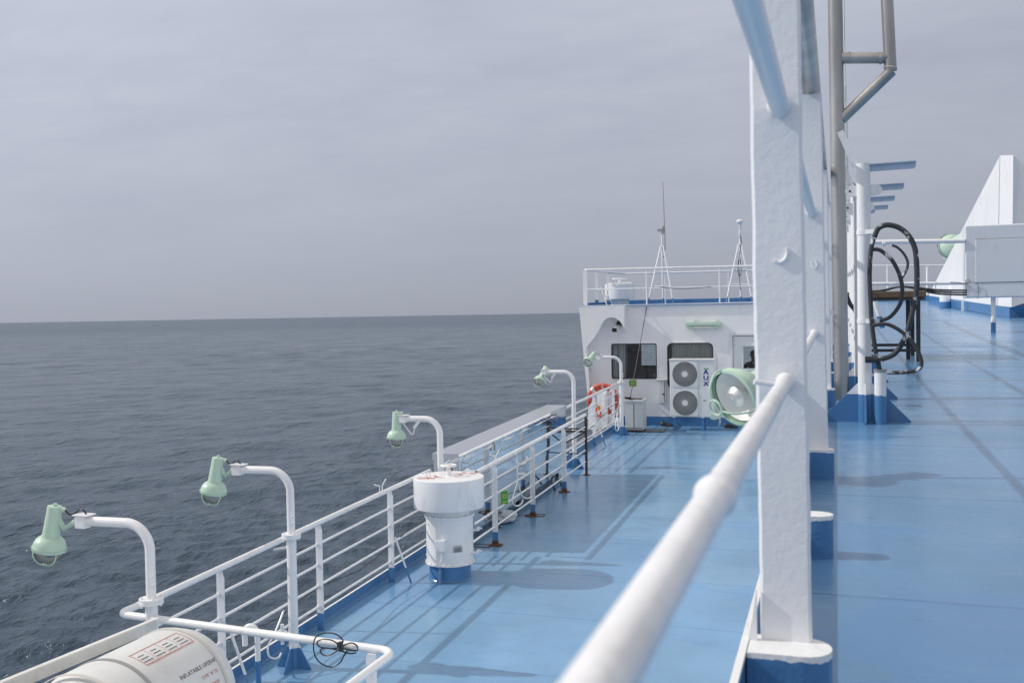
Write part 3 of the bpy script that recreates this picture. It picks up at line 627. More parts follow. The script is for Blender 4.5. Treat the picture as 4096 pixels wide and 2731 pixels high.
# ================================================================== SIDE LAMPS
def lamp_head(t, c, d, s, guard=True):
    """c rim centre, d opening direction, s size (rim radius)"""
    c = Vector(c); d = Vector(d).normalized(); a = -d
    b = MB(); b.lathe([(s*1.0, 0), (s*1.06, .02*s/.11), (s*1.0, .012), (s*.985, .22*s), (s*.94, .45*s), (s*.84, .66*s), (s*.70, .80*s), (s*.55, .88*s), (s*.50, .92*s)], c, a, 36)
    shade = put('lamp_shade', b, 'green', t)
    b = MB(); b.lathe([(s*.96, .01), (s*.9, .22*s), (s*.75, .42*s), (s*.5, .56*s), (.001, .62*s)], c, a, 30); put('reflector', b, 'enamel', t)
    b = MB(); b.lathe([(s*.56, .86*s), (s*.56, .93*s), (s*.52, .93*s), (s*.43, 2.72*s), (s*.41, 2.80*s), (.001, 2.83*s)], c, a, 30); put('housing', b, 'green', t)
    b = MB(); b.lathe([(.90*s*math.cos(q*math.pi/16), -.78*s*math.sin(q*math.pi/16)) for q in range(0, 8)]+[(.001, -.78*s)], c, a, 24)
    if guard: put('glass_globe', b, 'lens', t)
    k_ = 1 if guard else 1.25; b = MB(); b.lathe([(.001, -.18*s), (.18*s*k_, -.14*s), (.30*s*k_, .05*s), (.26*s*k_, .25*s), (.12*s, .5*s)], c, a, 20); put('bulb', b, 'tube' if guard else 'chrome', t)
    b = MB(); u = a.orthogonal().normalized(); w = a.cross(u)
    for k in range(2 if guard else 1):
        if not guard: continue
        e = (u, w)[k]; e = (u*math.cos(.4+k*1.57)+w*math.sin(.4+k*1.57))
        b.tube([c+e*math.cos(q)*s*.98+d*math.sin(q)*s*.92 for q in [math.pi*i/14 for i in range(15)]], s*.045, 6)
    if guard: b.tube([c+d*s*.88+(u*math.cos(q)+w*math.sin(q))*s*.24 for q in [2*math.pi*i/16 for i in range(16)]], s*.035, 6, closed=True); put('wire_guard', b, 'green', t)
    top = c+a*2.65*s
    side = (r0*1.0 - a*a.dot(r0)).normalized()
    b = MB(); b.tube([top-side*s*.42, top+side*s*.66], s*.17, 12); b.tube([top+a*s*.05, top+a*s*.32], s*.12, 10); put('cable_gland', b, 'green', t)
    return top, a, side
def side_lamp(Y, btop, bendx, headx, rimc, d, lab, flange=True, s=.105, foot=True, arm_y=None, style='down'):
    X = -4.11; z = zl(Y); t = thing('side_lamp', lab, 'deck lamp', (X, Y, z), 'white swan-neck lamps with green heads along the outer railing')
    zf = z+1.055
    zt = btop; end = Vector((headx, Y-.02, zt))
    if flange:
        b = MB(); b.tube([(X, Y, z), (X, Y, zf)], .0385, 20); put('lower_pole', b, 'wb', t)
        b = MB(); b.lathe([(.03, -.018), (.075, -.018), (.075, -.002), (.073, 0), (.075, .002), (.075, .018), (.03, .018)], (X, Y, zf), n=28)
        for k in range(4): a = R_(45+90*k); b.cyl((X+.058*math.cos(a), Y+.058*math.sin(a), zf+.018), (0, 0, 1), .008, .012, 6); b.cyl((X+.058*math.cos(a), Y+.058*math.sin(a), zf-.018), (0, 0, -1), .007, .022, 6)
        put('flange', b, 'white', t); rp, zs = .031, zf
        b = MB(); b.tube([(X+.02, Y-.025, zf+.15), (X+.06, Y-.05, zf+.175)], .006, 6); b.tube([(X+.02, Y-.02, zf+.10), (X+.055, Y-.04, zf+.12)], .006, 6); put('lug', b, 'white', t)
        b = MB(); b.tube([(X-.02, Y, zf-.09), (RX, Y+.12, zr(Y+.12)-.05)], .011, 8); put('stay', b, 'white', t)
    else: rp, zs = .034, z
    pts = [Vector((X, Y, zs))]+arc((X, Y, zs), (X, Y, zt), end, .17, 12)+[end]
    b = MB(); b.tube(pts, rp, 20); put('upper_pole', b, 'wb' if not flange else 'white', t)
    if foot:
        b = MB()
        for e in (Vector((1, 0, 0)), Vector((-1, 0, 0)), Vector((0, -1, 0)), Vector((0, 1, 0))):
            p = Vector((X, Y, z)); sd_ = e.cross(zz)*.005
            b.prism([p+e*.03-sd_, p+e*.15-sd_, p+e*.15+zz*.012-sd_, p+e*.035+zz*.21-sd_], sd_*2)
        put('gusset', b, 'wb', t)
    b = MB(); b.box(end+Vector((-.02, 0, -.005)), (.075, .07, .08), .006); b.box(end+Vector((-.01, 0, .04)), (.12, .085, .008), .002); put('arm_bracket', b, 'white', t)
    top, a, side = lamp_head(t, rimc, d, s)
    c = Vector(rimc); mid = c+a*1.7*s
    e2 = end+Vector((-.055, 0, .005))
    b = MB(); b.tube([mid+side*s*.3+a*.03, mid+side*s*.75-a*.02, e2], [.022, .017, .02], 12); b.cyl(e2+Vector((.01, -.03, 0)), (0, 1, 0), .022, .06, 14); put('swivel_arm', b, 'green', t)
    b = MB()
    if style == 'down': b.tube(spline([top+side*s*.66, top+side*s*1.05-a*s*.22, end+Vector((-.03, 0, .075)), end+Vector((.01, 0, .04))], 5), .0055, 6)
    else: b.tube(spline([end+Vector((-.03, 0, -.02)), end+Vector((.02, 0, -.10)), end+Vector((.09, 0, -.17)), end+Vector((.12, 0, -.10)), end+Vector((.155, 0, -.06))], 5), .007, 6)
    put('cable', b, 'black' if style == 'down' else 'white', t)
    if style != 'down':
        b = MB(); b.tube([end+Vector((.11, 0, -.10)), end+Vector((.18, 0, -.01))], .018, 10); put('cable_stub', b, 'white', t)
    return t
def px(x, y, Y): return onY(x, y, Y)
def lampset(Y, ytop, xend, rim, d, lab, **k):
    # ytop,xend: pixel of arm axis / arm end; rim: pixel of rim centre
    zt = onX(k.pop('xp'), ytop, -4.11).z; xe = onY(xend, ytop, Y).x; rc = onY(rim[0], rim[1], Y-.02)
    return side_lamp(Y, zt, 0, xe, rc, d, lab, **k)
lampset(5.19, 2106, 352, (196, 2200), (-.18, -.02, -.98), 'swan-neck lamp nearest the camera, at the far left above the liferaft', xp=560, foot=False)
lampset(6.88, 1900, 966, (853, 1972), (-.17, -.02, -.98), 'swan-neck lamp second from the left with flanged joint, foot beside the railing', xp=1100)
lampset(10.0, 1692, 1622, (1586, 1754), (-.02, -.02, -1), 'swan-neck lamp with upright green head rising behind the round ventilator', xp=1700, flange=False, style='loop')
lampset(15.78, 1498, 2182, (2159, 1527), (-.2, -.52, -.72), 'swan-neck lamp beyond the steel box, green head tipped towards the viewer', xp=2250, flange=False, style='loop')
lampset(19.55, 1436, 2400, (2351, 1449), (-.28, -.66, -.55), 'swan-neck lamp in front of the deckhouse, its glass turned towards the viewer', xp=2450)
# the large floodlight behind the nearest post
t = thing('floodlight', 'large pale green floodlight with wire guard half hidden behind the nearest post', 'floodlight', (-.25, 4.3, -.3))
fc = onY(2938, 1588, 4.3); fd = Vector((-.646, -.77, -.354)).normalized(); top, a, side = lamp_head(t, fc, fd, .118, False)
b = MB(); u = a.orthogonal().normalized(); w = a.cross(u)
b.lathe([(.118, 0), (.128, .004), (.128, -.012), (.118, -.016)], fc, a, 36)
for k in range(3):
    e = u*math.cos(.9+k*2.09)+w*math.sin(.9+k*2.09)
    b.tube(spline([fc+e*.128, fc+e*.125+fd*.05, fc+e*.08+fd*.105, fc+e*.034+fd*.115], 6), .005, 8)
b.tube([fc+fd*.115+(u*math.cos(q)+w*math.sin(q))*.034 for q in [2*math.pi*i/18 for i in range(18)]], .006, 8, closed=True); put('guard_ring', b, 'green', t)
b = MB(); b.tube([top-a*.12, top+Vector((.05, .0, -.16)), Vector((-.15, 4.40, -.36))], .012, 10); put('bracket', b, 'green', t)

# ================================================================== ROUND VENTILATOR
def mushroom_vent(c, R, zt, hb, lab, neck, body, base, y=None, roof=False):
    pass
VC = Vector((-3.825, 9.52, zl(9.52)))
t = thing('mushroom_ventilator', 'large round white ventilator with handwheel standing on the lower deck', 'ventilator', VC)
z = VC.z; zt = -1.665
b = MB(); b.lathe([(.225, 0), (.215, .012), (.215, .16)], VC, n=40); put('base_ring', b, 'blue', t)
b = MB(); zb = z+.16
b.lathe([(.215, zb-z), (.255, zb-z), (.255, zb-z+.016), (.243, zb-z+.018), (.243, .635), (.256, .635), (.258, .652), (.256, .660), (.20, .660)], VC, n=48); body = put('body', b, 'white', t)
b = MB(); b.lathe([(.212, .655), (.212, .80)], VC, n=40); put('neck', b, 'white', t)
zc = zt-z
b = MB(); b.lathe([(.18, zc-.31), (.362, zc-.305), (.364, zc-.30), (.364, zc-.004), (.36, zc), (.001, zc+.012)], VC, n=72); cap = put('cap', b, 'white', t)
b = MB()
for zq, rr, nn in ((.167+.012, .249, 18), (.652+.008, .249, 18)):
    for k in range(nn):
        a = 2*math.pi*k/nn; b.cyl((VC.x+rr*math.cos(a), VC.y+rr*math.sin(a), z+zq), (0, 0, 1), .007, .010, 6)
put('bolts', b, 'white', body)
b = MB()
for k in range(10):
    a = R_(-150+ (k % 2)*62+20*(k//4)); zq = z+.25+.11*(k//2); b.cyl((VC.x+.243*math.cos(a), VC.y+.243*math.sin(a), zq), (math.cos(a), math.sin(a), 0), .008, .008, 8)
put('rivets', b, 'white', body)
b = MB(); WH = zt+.115
b.tube([VC.xy.to_3d()+Vector((.075*math.cos(a), .075*math.sin(a), WH)) for a in [2*math.pi*k/28 for k in range(28)]], .0105, 10, closed=True)
for k in range(3): a = R_(20+120*k); b.tube([(VC.x, VC.y, WH-.01), (VC.x+.075*math.cos(a), VC.y+.075*math.sin(a), WH)], .007, 8)
b.cyl((VC.x, VC.y, WH-.03), (0, 0, 1), .018, .035); hw = put('handwheel', b, 'white', cap)
b = MB(); b.cyl((VC.x, VC.y, zt), (0, 0, 1), .026, .075); put('spindle_boss', b, 'white', cap)
for (x, y) in ((1713, 1907), (1871, 1882)):
    p = onY(x, y, VC.y-.16 if x == 1713 else VC.y+.17); b = MB(); b.tube([Vector((p.x+.022*math.cos(a), p.y, zt+.034+.024*math.sin(a))) for a in [2*math.pi*k/18 for k in range(18)]], .0055, 8, closed=True); put('lifting_eye', b, 'white', cap)
def flatarc(c, r, a0, a1, w0, n=16):
    vs = []; fs = []
    for i in range(n+1):
        a = R_(a0+(a1-a0)*i/n); w = w0*(1-.75*i/n)
        vs += [Vector((c.x+(r-w)*math.cos(a), c.y+(r-w)*math.sin(a), zt+.0125)), Vector((c.x+(r+w)*math.cos(a), c.y+(r+w)*math.sin(a), zt+.0125))]
        if i < n: fs.append((2*i, 2*i+1, 2*i+3, 2*i+2))
    return vs, fs
b = MB()
for a0 in (200, 30):
    b.add(*flatarc(VC, .14, a0, a0+75, .014))
put('direction_arrows', b, 'red', cap)
b = text('w', 'OPEN', .07, frame((VC.x-.17, VC.y-.20, zt+.0125), (1, .15, 0), (-.15, 1, 0)), 'red', t)
b2 = text('w', 'CLOSE', .06, frame((VC.x+.15, VC.y+.2, zt+.0115), (-1, .2, 0), (-.2, -1, 0)), 'red', t); b.add(b2.v, b2.f); put('lettering', b, 'red', cap)
# electric box, plate, conduit, latches on the body
def onbody(x, y, off=.0):
    r = ray(x, y); A = r.x**2+r.y**2; B = -2*(r.x*VC.x+r.y*VC.y); C = VC.x**2+VC.y**2-(.243+off)**2; return r*((-B-math.sqrt(B*B-4*A*C))/(2*A))
p = onbody(1766, 2180); nrm = Vector((p.x-VC.x, p.y-VC.y, 0)).normalized(); tx = Vector((-nrm.y, nrm.x, 0))
b = MB(); m = frame(p+nrm*.02, tx, zz); b.box(None, (.095, .115, .05), .006, mw=m); b.box(None, (.105, .125, .008), .003, mw=m @ Matrix.Translation((0, 0, .018))); put('switch_box', b, 'white', t)
b = MB(); b.tube(spline([p+nrm*.03+zz*-.06, p+nrm*.03+zz*-.13+tx*.01, p+nrm*.035+zz*-.18-tx*.005, p+nrm*.03+zz*-.24-tx*.01], 5), .008, 8); b.tube([p+nrm*.02+zz*-.24-tx*.012, p+nrm*.03-zz*.30-tx*.012, (p+nrm*.03-tx*.012).xy.to_3d()+zz*z], .014, 10); put('conduit', b, 'wb', t)
p = onbody(1831, 2198, .002); nrm = Vector((p.x-VC.x, p.y-VC.y, 0)).normalized(); tx = Vector((-nrm.y, nrm.x, 0)); m = frame(p, tx, zz)
b = MB(); b.box(None, (.10, .05, .002), mw=m); b.box(None, (.08, .018, .002), mw=m @ Matrix.Translation((0, .034, 0))); put('maker_plate', b, 'galv', t)
b = MB()
for k in range(5): b.box(None, (.07-.008*(k % 2), .004, .001), mw=m @ Matrix.Translation((0, .016-.009*k, .0016)))
put('plate_lettering', b, 'ink', t)
for y in (2118, 2208):
    p = onY(1895, y, VC.y); b = MB(); b.bar(p+Vector((-.03, 0, 0)), p+Vector((.06, 0, .0)), .05, .008); b.cyl(p+Vector((.045, -.02, .015)), (0, 1, 0), .014, .05, 10); b.cyl(p+Vector((.06, 0, .02)), (1, 0, 0), .008, .03, 8); put('latch', b, 'white', t)
# ================================================================== LIFERAFTS
def raft(yn, yf, lab, txt, R=.305):
    X, Z = -3.62, -2.13
    t = thing('liferaft_canister', lab, 'liferaft', (X, yn, Z-R), 'white liferaft canisters in the deck cradle')
    L = yf-yn
    b = MB(); prof = [(.001, 0), (.4*R, .010), (.72*R, .04), (.92*R, .09), (R-.006, .15), (R, .17), (R, L-.17), (R-.006, L-.15), (.92*R, L-.09), (.72*R, L-.04), (.4*R, L-.010), (.001, L)]
    b.lathe(prof, (X, yn, Z), (0, 1, 0), 64); put('shell', b, 'acp', t)
    for k, yy in enumerate((yn+.10, (yn+yf)/2-.20, yf-.20)):
        b = MB(); b.lathe([(R+.001, -.012), (R+.006, -.010), (R+.006, .010), (R+.001, .012)], (X, yy, Z), (0, 1, 0), 64); put('strap', b, 'galv' if k == 1 else 'rope', t)
    b = MB(); b.box((X+R*.88, (yn+yf)/2-.2, Z+.16), (.05, .06, .05), .01); put('buckle', b, 'galv', t)
    if txt:
        ang0 = R_(62)     # text on the upper inboard flank
        def wrap(body, size, a, yc, m, nm):
            q = text('x', body, size, Matrix.Identity(4), m, t, ext=.0004, bold=-.006)
            v2 = []
            for v in q.v:
                aa = a+v[1]/R; r = R+.0015+v[2]; v2.append((X+r*math.cos(aa), yc+v[0], Z+r*math.sin(aa)))
            q.v = v2; put(nm, q, m, t)
        ym = yf-.44
        wrap('INFLATABLE LIFERAFT', .034, R_(38), ym+.08, 'fade', 'lettering'); wrap('TYPE "A" 25', .028, R_(29), ym+.13, 'fadered', 'red_lettering')
        wrap('NO. 2380459', .029, R_(20), ym+.10, 'fadered', 'red_lettering'); wrap('25 PERSONS', .033, R_(11), ym+.10, 'fade', 'lettering')
        b = MB()
        for (u0_, u1, v0, v1) in ((-.20, .20, 62, 63.3), (-.20, .20, 81, 82), (-.20, -.195, 62, 82), (.195, .20, 62, 82), (-.10, -.098, 62, 82), (0.0, .002, 62, 82), (.1, .102, 62, 82)):
            for s_ in range(4):
                va, vb = R_(v0+(v1-v0)*s_/4), R_(v0+(v1-v0)*(s_+1)/4); r = R+.0012
                b.add([(X+r*math.cos(va), ym+u0_, Z+r*math.sin(va)), (X+r*math.cos(va), ym+u1, Z+r*math.sin(va)), (X+r*math.cos(vb), ym+u1, Z+r*math.sin(vb)), (X+r*math.cos(vb), ym+u0_, Z+r*math.sin(vb))], [(0, 1, 2, 3)])
        put('instruction_frame', b, 'fadered', t)
        b = MB()
        for i in range(4):
            for k in range(3):
                va = R_(66+k*4.2); r = R+.0013; ya = ym-.19+i*.10+.005*k; b.add([(X+r*math.cos(va), ya, Z+r*math.sin(va)), (X+r*math.cos(va), ya+.07-.012*k, Z+r*math.sin(va)), (X+r*math.cos(va+.016), ya+.07-.012*k, Z+r*math.sin(va+.016)), (X+r*math.cos(va+.016), ya, Z+r*math.sin(va+.016))], [(0, 1, 2, 3)])
        put('instruction_marks', b, 'fade', t)
raft(3.90, 4.95, 'white liferaft canister with printed lettering, farther one of the two', True, .365)
raft(2.7, 3.98, 'white liferaft canister nearer the camera, only its domed end in view at the bottom edge', False, .375)
t = thing('raft_cradle', 'white steel cradle with a channel beam along the outboard side of the liferaft', 'cradle', (-3.9, 4.2, zl(4.2)))
b = MB(); b.bar((-4.0, 2.4, -1.785), (-3.93, 5.0, -1.835), .012, .075); b.bar((-3.99, 2.4, -1.75), (-3.92, 5.0, -1.80), .030, .008); put('outer_beam', b, 'beamw', t)
b = MB(); b.bar((-3.60, 2.4, -2.42), (-3.60, 4.98, -2.40), .05, .05); b.bar((-3.92, 2.4, -2.42), (-3.92, 4.98, -2.40), .05, .05); put('saddle_beam', b, 'white', t)
for yy in (2.8, 3.97, 4.94):
    b = MB(); b.bar((-3.98, yy, -1.82), (-3.98, yy, zl(yy)), .06, .012, Vector((1, 0, 0))); put('bracket', b, 'white', t)
    b = MB(); b.bar((-3.50, yy, -2.42), (-3.50, yy, zl(yy)), .05, .05, Vector((1, 0, 0))); put('bracket', b, 'white', t)
t = thing('raft_guard', 'short white guard rail on the inboard side of the liferaft at the bottom edge', 'rail', (-3.40, 4.89, zl(4.89)))
b = MB(); b.bar((-3.40, 4.89, zl(4.89)), (-3.40, 4.89, -1.965), .062, .012, Vector((0, 1, 0))); put('post', b, 'wb', t)
b = MB(); b.tube([(-3.40, 4.90, -1.985), (-3.40, 2.4, -2.05)], .018, 12); put('top_rail', b, 'white', t)
b = MB(); b.box((-3.395, 4.62, -1.975), (.02, .05, .03)); put('clip', b, 'black', t)
b = MB(); p = onX(905, 2690, -3.36); b.cyl(p, (0, -1, 0), .04, .09); b.lathe([(.04, 0), (.03, .02), (.001, .03)], p, (0, 1, 0), 20)
single('hydrostatic_release', b, 'white', 'small round white fitting beside the liferaft end', 'fitting', p)
# swan-neck air pipe by the raft
bp = lo(1034, 2728); zz0 = bp.z; q = Vector((bp.x, bp.y, 0)); tp = onX(1034, 2520, bp.x).z
t = thing('air_pipe', 'white inverted-U air pipe with blue foot between liferaft and second lamp', 'air pipe', bp)
pts = [q+zz*zz0]+[Vector((q.x-.055+.055*math.cos(a), q.y, tp-.02+.055*math.sin(a))) for a in [math.pi*k/12 for k in range(13)]]+[Vector((q.x-.11, q.y, tp-.12))]
b = MB(); b.tube(pts, .0215, 16); put('pipe', b, 'wb', t)
# cord bundle on the transverse rail
t = thing('cable_bundle', 'black cable looped and tied on the white transverse rail', 'cable', onY(1362, 2585, 4.99))
b = MB(); f_ = lambda l: [onY(x, y, 4.985+.004*i) for i, (x, y) in enumerate(l)]
b.tube(spline(f_([(1362, 2580), (1372, 2560), (1345, 2535), (1300, 2530), (1265, 2545), (1254, 2580), (1262, 2625), (1290, 2655), (1330, 2665), (1360, 2648), (1375, 2622), (1388, 2600)]), 5), .0042, 6)
b.tube(spline(f_([(1360, 2582), (1330, 2560), (1290, 2555), (1268, 2568), (1280, 2585), (1330, 2592), (1362, 2585), (1400, 2570), (1425, 2578), (1430, 2598), (1405, 2600), (1370, 2590)]), 5), .0042, 6)
b.tube(spline(f_([(1362, 2592), (1320, 2618), (1290, 2616), (1282, 2596), (1310, 2590), (1358, 2600), (1400, 2612), (1425, 2608)]), 5), .0042, 6); put('cord', b, 'black', t)
b = MB(); b.tube([onY(1358, 2566, 4.985), onY(1362, 2585, 4.985), onY(1368, 2600, 4.985)], .018, 8); put('tie', b, 'black', t)
# ropes, hoses and small fittings on the second lamp
def rope(name, pts, r, m, lab, cat): b = MB(); b.tube(spline(pts, 5), r, 8); return single(name, b, m, lab, cat, pts[0])
g_ = lambda l, X=-4.2: [onX(x, y, X) for x, y in l]
rope('conduit_loop', g_([(1135, 2440), (1120, 2480), (1095, 2540), (1073, 2580), (1075, 2620), (1095, 2632), (1115, 2628), (1125, 2610)]), .008, 'white', 'thin white conduit loop hanging left of the second lamp pole', 'conduit')
b = MB(); c = onX(1130, 2545, -4.2); b.box(c, (.06, .05, .06), .01); b.cyl(c+Vector((0, -.05, .02)), (0, 1, 0), .018, .1); b.cyl(c+Vector((0, 0, -.06)), (0, 0, 1), .014, .16); b.cyl(c+Vector((-.06, 0, .02)), (1, 0, 0), .013, .10)
single('pipe_valve', b, 'white', 'small white pipe valve beside the foot of the second lamp', 'valve', c)
rope('rail_cable', [Vector((RX+.0, 6.3, zl(6.3)+.40)), Vector((RX-.01, 7.0, zl(7)+.33)), Vector((RX-.01, 7.7, zl(7.7)+.38)), Vector((RX-.01, 8.5, zl(8.5)+.32)), Vector((RX-.01, 9.19, zl(9.2)+.375)), Vector((RX-.01, 9.8, zl(9.8)+.44)), Vector((RX, 10.2, zl(10.2)+.42))], .0045, 'black', 'dark cable sagging along the third bar of the outer railing', 'cable')
rope('rail_cable', [Vector((RX-.01, 16.6, zl(16.6)+.25)), Vector((RX-.01, 17.4, zl(17)+.32)), Vector((RX-.01, 18.1, zl(18.1)+.38)), Vector((RX-.01, 19.0, zl(19)+.47)), Vector((RX+.03, 19.6, zl(19.6)+.50))], .006, 'black', 'dark cable along the railing in front of the deckhouse', 'cable')
rope('conduit_loop', g_([(2470, 1650), (2463, 1690), (2462, 1715), (2470, 1722), (2476, 1710)], -4.13), .01, 'white', 'thin white conduit loop at the foot of the lamp before the deckhouse', 'conduit')
b = MB(); c = onX(2474, 1690, -4.16); b.cyl(c-zz*.09, (0, 0, 1), .03, .2, 12); b.box(c+zz*.03, (.09, .06, .03), .008); b.box(c-zz*.05, (.08, .06, .03), .008)
single('pipe_valve', b, 'white', 'small white valve beside the lamp foot before the deckhouse', 'valve', c)

# ================================================================== DECKHOUSE
WY = 21.0
H_ = thing('deckhouse', 'white deckhouse with two windows and a door at the end of the lower deck', 'deckhouse', (-2.6, WY, zl(WY)))
def wall_holes(name, x0, x1, z0, z1, holes, y, th, m, parent):
    b = MB(); xs = sorted({x0, x1, *[h[0] for h in holes], *[h[1] for h in holes]}); zs = sorted({z0, z1, *[h[2] for h in holes], *[h[3] for h in holes]})
    inh = lambda x, z: any(h[0] < x < h[1] and h[2] < z < h[3] for h in holes)
    for i in range(len(xs)-1):
        for j in range(len(zs)-1):
            if inh((xs[i]+xs[i+1])/2, (zs[j]+zs[j+1])/2): continue
            q = [(xs[i], y, zs[j]), (xs[i+1], y, zs[j]), (xs[i+1], y, zs[j+1]), (xs[i], y, zs[j+1])]
            b.add(q, [(0, 1, 2, 3)]); b.add([(a, y+th, c) for a, _, c in q], [(3, 2, 1, 0)])
    for h in holes:
        a, c, d, e = h; b.add([(a, y, d), (c, y, d), (c, y, e), (a, y, e), (a, y+th, d), (c, y+th, d), (c, y+th, e), (a, y+th, e)], [(0, 4, 5, 1), (1, 5, 6, 2), (2, 6, 7, 3), (3, 7, 4, 0)])
    return put(name, b, m, parent)
W1 = (-4.61, -3.647, -1.425, -.685); W2 = (-3.409, -2.465, -1.62, -.678); DR = (-2.06, -1.25, -2.32, -.53)
ROOF = .13
fl = zl(21)
wall = wall_holes('front_wall', -4.98, -.19, fl-.02, ROOF-.005, [W1, W2, DR], WY, .06, 'wall', H_)
BY = 24.6
b = MB(); b.prism([(-4.98, WY+.001, fl-.02), (-4.98, WY+.001, ROOF-.005), (-5.30, WY+.001, ROOF-.005), (-5.0, WY+.001, fl-.02)], (0, .05, 0)); put('front_wall_end', b, 'wall', H_)
ra = onY(2564, 1376, BY); rb = onY(2640, 1461, BY); rc = onY(2955, 1372, BY); rd = onY(3120, 1500, BY)
wall_holes('rear_wall', -4.98, -.19, fl+.05, ROOF-.005, [(ra.x, rb.x, rb.z, ra.z), (rc.x, rd.x, rd.z, rc.z)], BY, .06, 'room', H_)
b = MB(); b.add([(-4.975, WY+.06, fl-.02), (-4.975, BY, fl+.05), (-4.975, BY, ROOF-.01), (-4.975, WY+.06, ROOF-.01)], [(0, 1, 2, 3)]); b.add([(-5.02, WY+.06, fl-.3), (-5.02, BY+.06, fl-.3), (-5.3, BY+.06, ROOF-.01), (-5.3, WY+.06, ROOF-.01)], [(0, 1, 2, 3)]); put('side_wall', b, 'wall', H_)
b = MB(); b.add([(-4.97, WY+.07, fl+.01), (-.2, WY+.07, fl+.01), (-.2, BY, fl+.05), (-4.97, BY, fl+.05)], [(0, 1, 2, 3)]); put('floor', b, 'room', H_)
b = MB(); b.add([(-4.97, WY+.07, ROOF-.06), (-.2, WY+.07, ROOF-.06), (-.2, BY, ROOF-.06), (-4.97, BY, ROOF-.06)], [(0, 1, 2, 3)]); b.add([(-3.5, WY+.07, fl), (-3.5, 22.6, fl), (-3.5, 22.6, ROOF-.08), (-3.5, WY+.07, ROOF-.08)], [(0, 1, 2, 3)]); b.add([(-2.3, WY+.07, fl), (-2.3, 23.2, fl), (-2.3, 23.2, ROOF-.08), (-2.3, WY+.07, ROOF-.08)], [(0, 1, 2, 3)]); put('ceiling', b, 'room', H_)
b = MB(); b.box((-2.72, 23.2, ROOF-.0), (5.2, 4.5, .02)); put('roof', b, 'blue', H_)
b = MB(); zr1 = lambda x: ROOF+.012-(.003)*(x+1.5)
b.bar((-5.33, WY-.02, ROOF-.002), (-.19, WY-.02, ROOF+.014), .05, .05); put('roof_edge', b, 'wall', H_)
b = MB(); 
for (x0, x1) in ((-4.9, -.2),): b.box(((x0+x1)/2, WY-.006, fl+.095), (x1-x0, .006, .19)); b.bar((x0, WY-.02, fl+.015), (x1, WY-.02, fl+.015), .03, .03)
put('skirting', b, 'blue', H_)
# wing plate with the arched cut-out
WP = 20.74
gp = lambda x, y: onY(2250+x/2.936, 1000+y/2.936, WP); ep = lambda x, y: onY(2200+x/3.92, 1350+y/3.92, WP)
poly = [gp(195, 667), gp(722, 652), gp(722, 920), gp(705, 880), gp(672, 835), gp(625, 800), gp(575, 789), gp(525, 800), gp(485, 828), gp(455, 875), gp(435, 930), gp(380, 1015), gp(280, 1140), ep(600, 480), ep(628, 850), ep(645, 1000), ep(655, 1425), ep(602, 1425), ep(606, 1000), ep(590, 890), ep(545, 480), ep(500, 0)]
b = MB(); b.prism(poly, (0, .02, 0)); put('wing_plate', b, 'wall', H_)
b = MB()
for i in (0, 2, 3, 4, 5, 6, 7, 8, 9, 10, 11, 12): # return flanges back to the wall
    if i in (0,): continue
    a, c = poly[i], poly[(i+1) % len(poly)]
    b.add([a+Vector((0, .02, 0)), c+Vector((0, .02, 0)), c+Vector((0, .27, 0)), a+Vector((0, .27, 0))], [(0, 1, 2, 3)])
a = poly[2]; c = poly[1]; b.add([a+Vector((0, .02, 0)), c+Vector((0, .02, 0)), c+Vector((0, .26, 0)), a+Vector((0, .26, 0))], [(0, 1, 2, 3)])
b.add([poly[0]+Vector((0, .02, 0)), poly[1]+Vector((0, .02, 0)), poly[1]+Vector((0, .3, 0)), poly[0]+Vector((0, .3, 0))], [(0, 1, 2, 3)])
for i in (17, 18, 19, 20, 21):
    a, c = poly[i], poly[(i+1) % len(poly)]; b.add([a+Vector((0, .02, 0)), c+Vector((0, .02, 0)), c+Vector((0, .5, 0)), a+Vector((0, .5, 0))], [(0, 1, 2, 3)])
put('wing_flange', b, 'wall', H_)
def rrect(x0, x1, z0, z1, r, n=6):
    out = []
    for cx, cz, a0 in ((x1-r, z1-r, 0), (x0+r, z1-r, 90), (x0+r, z0+r, 180), (x1-r, z0+r, 270)):
        for k in range(n+1): a = R_(a0+90*k/n); out.append((cx+r*math.cos(a), cz+r*math.sin(a)))
    return out
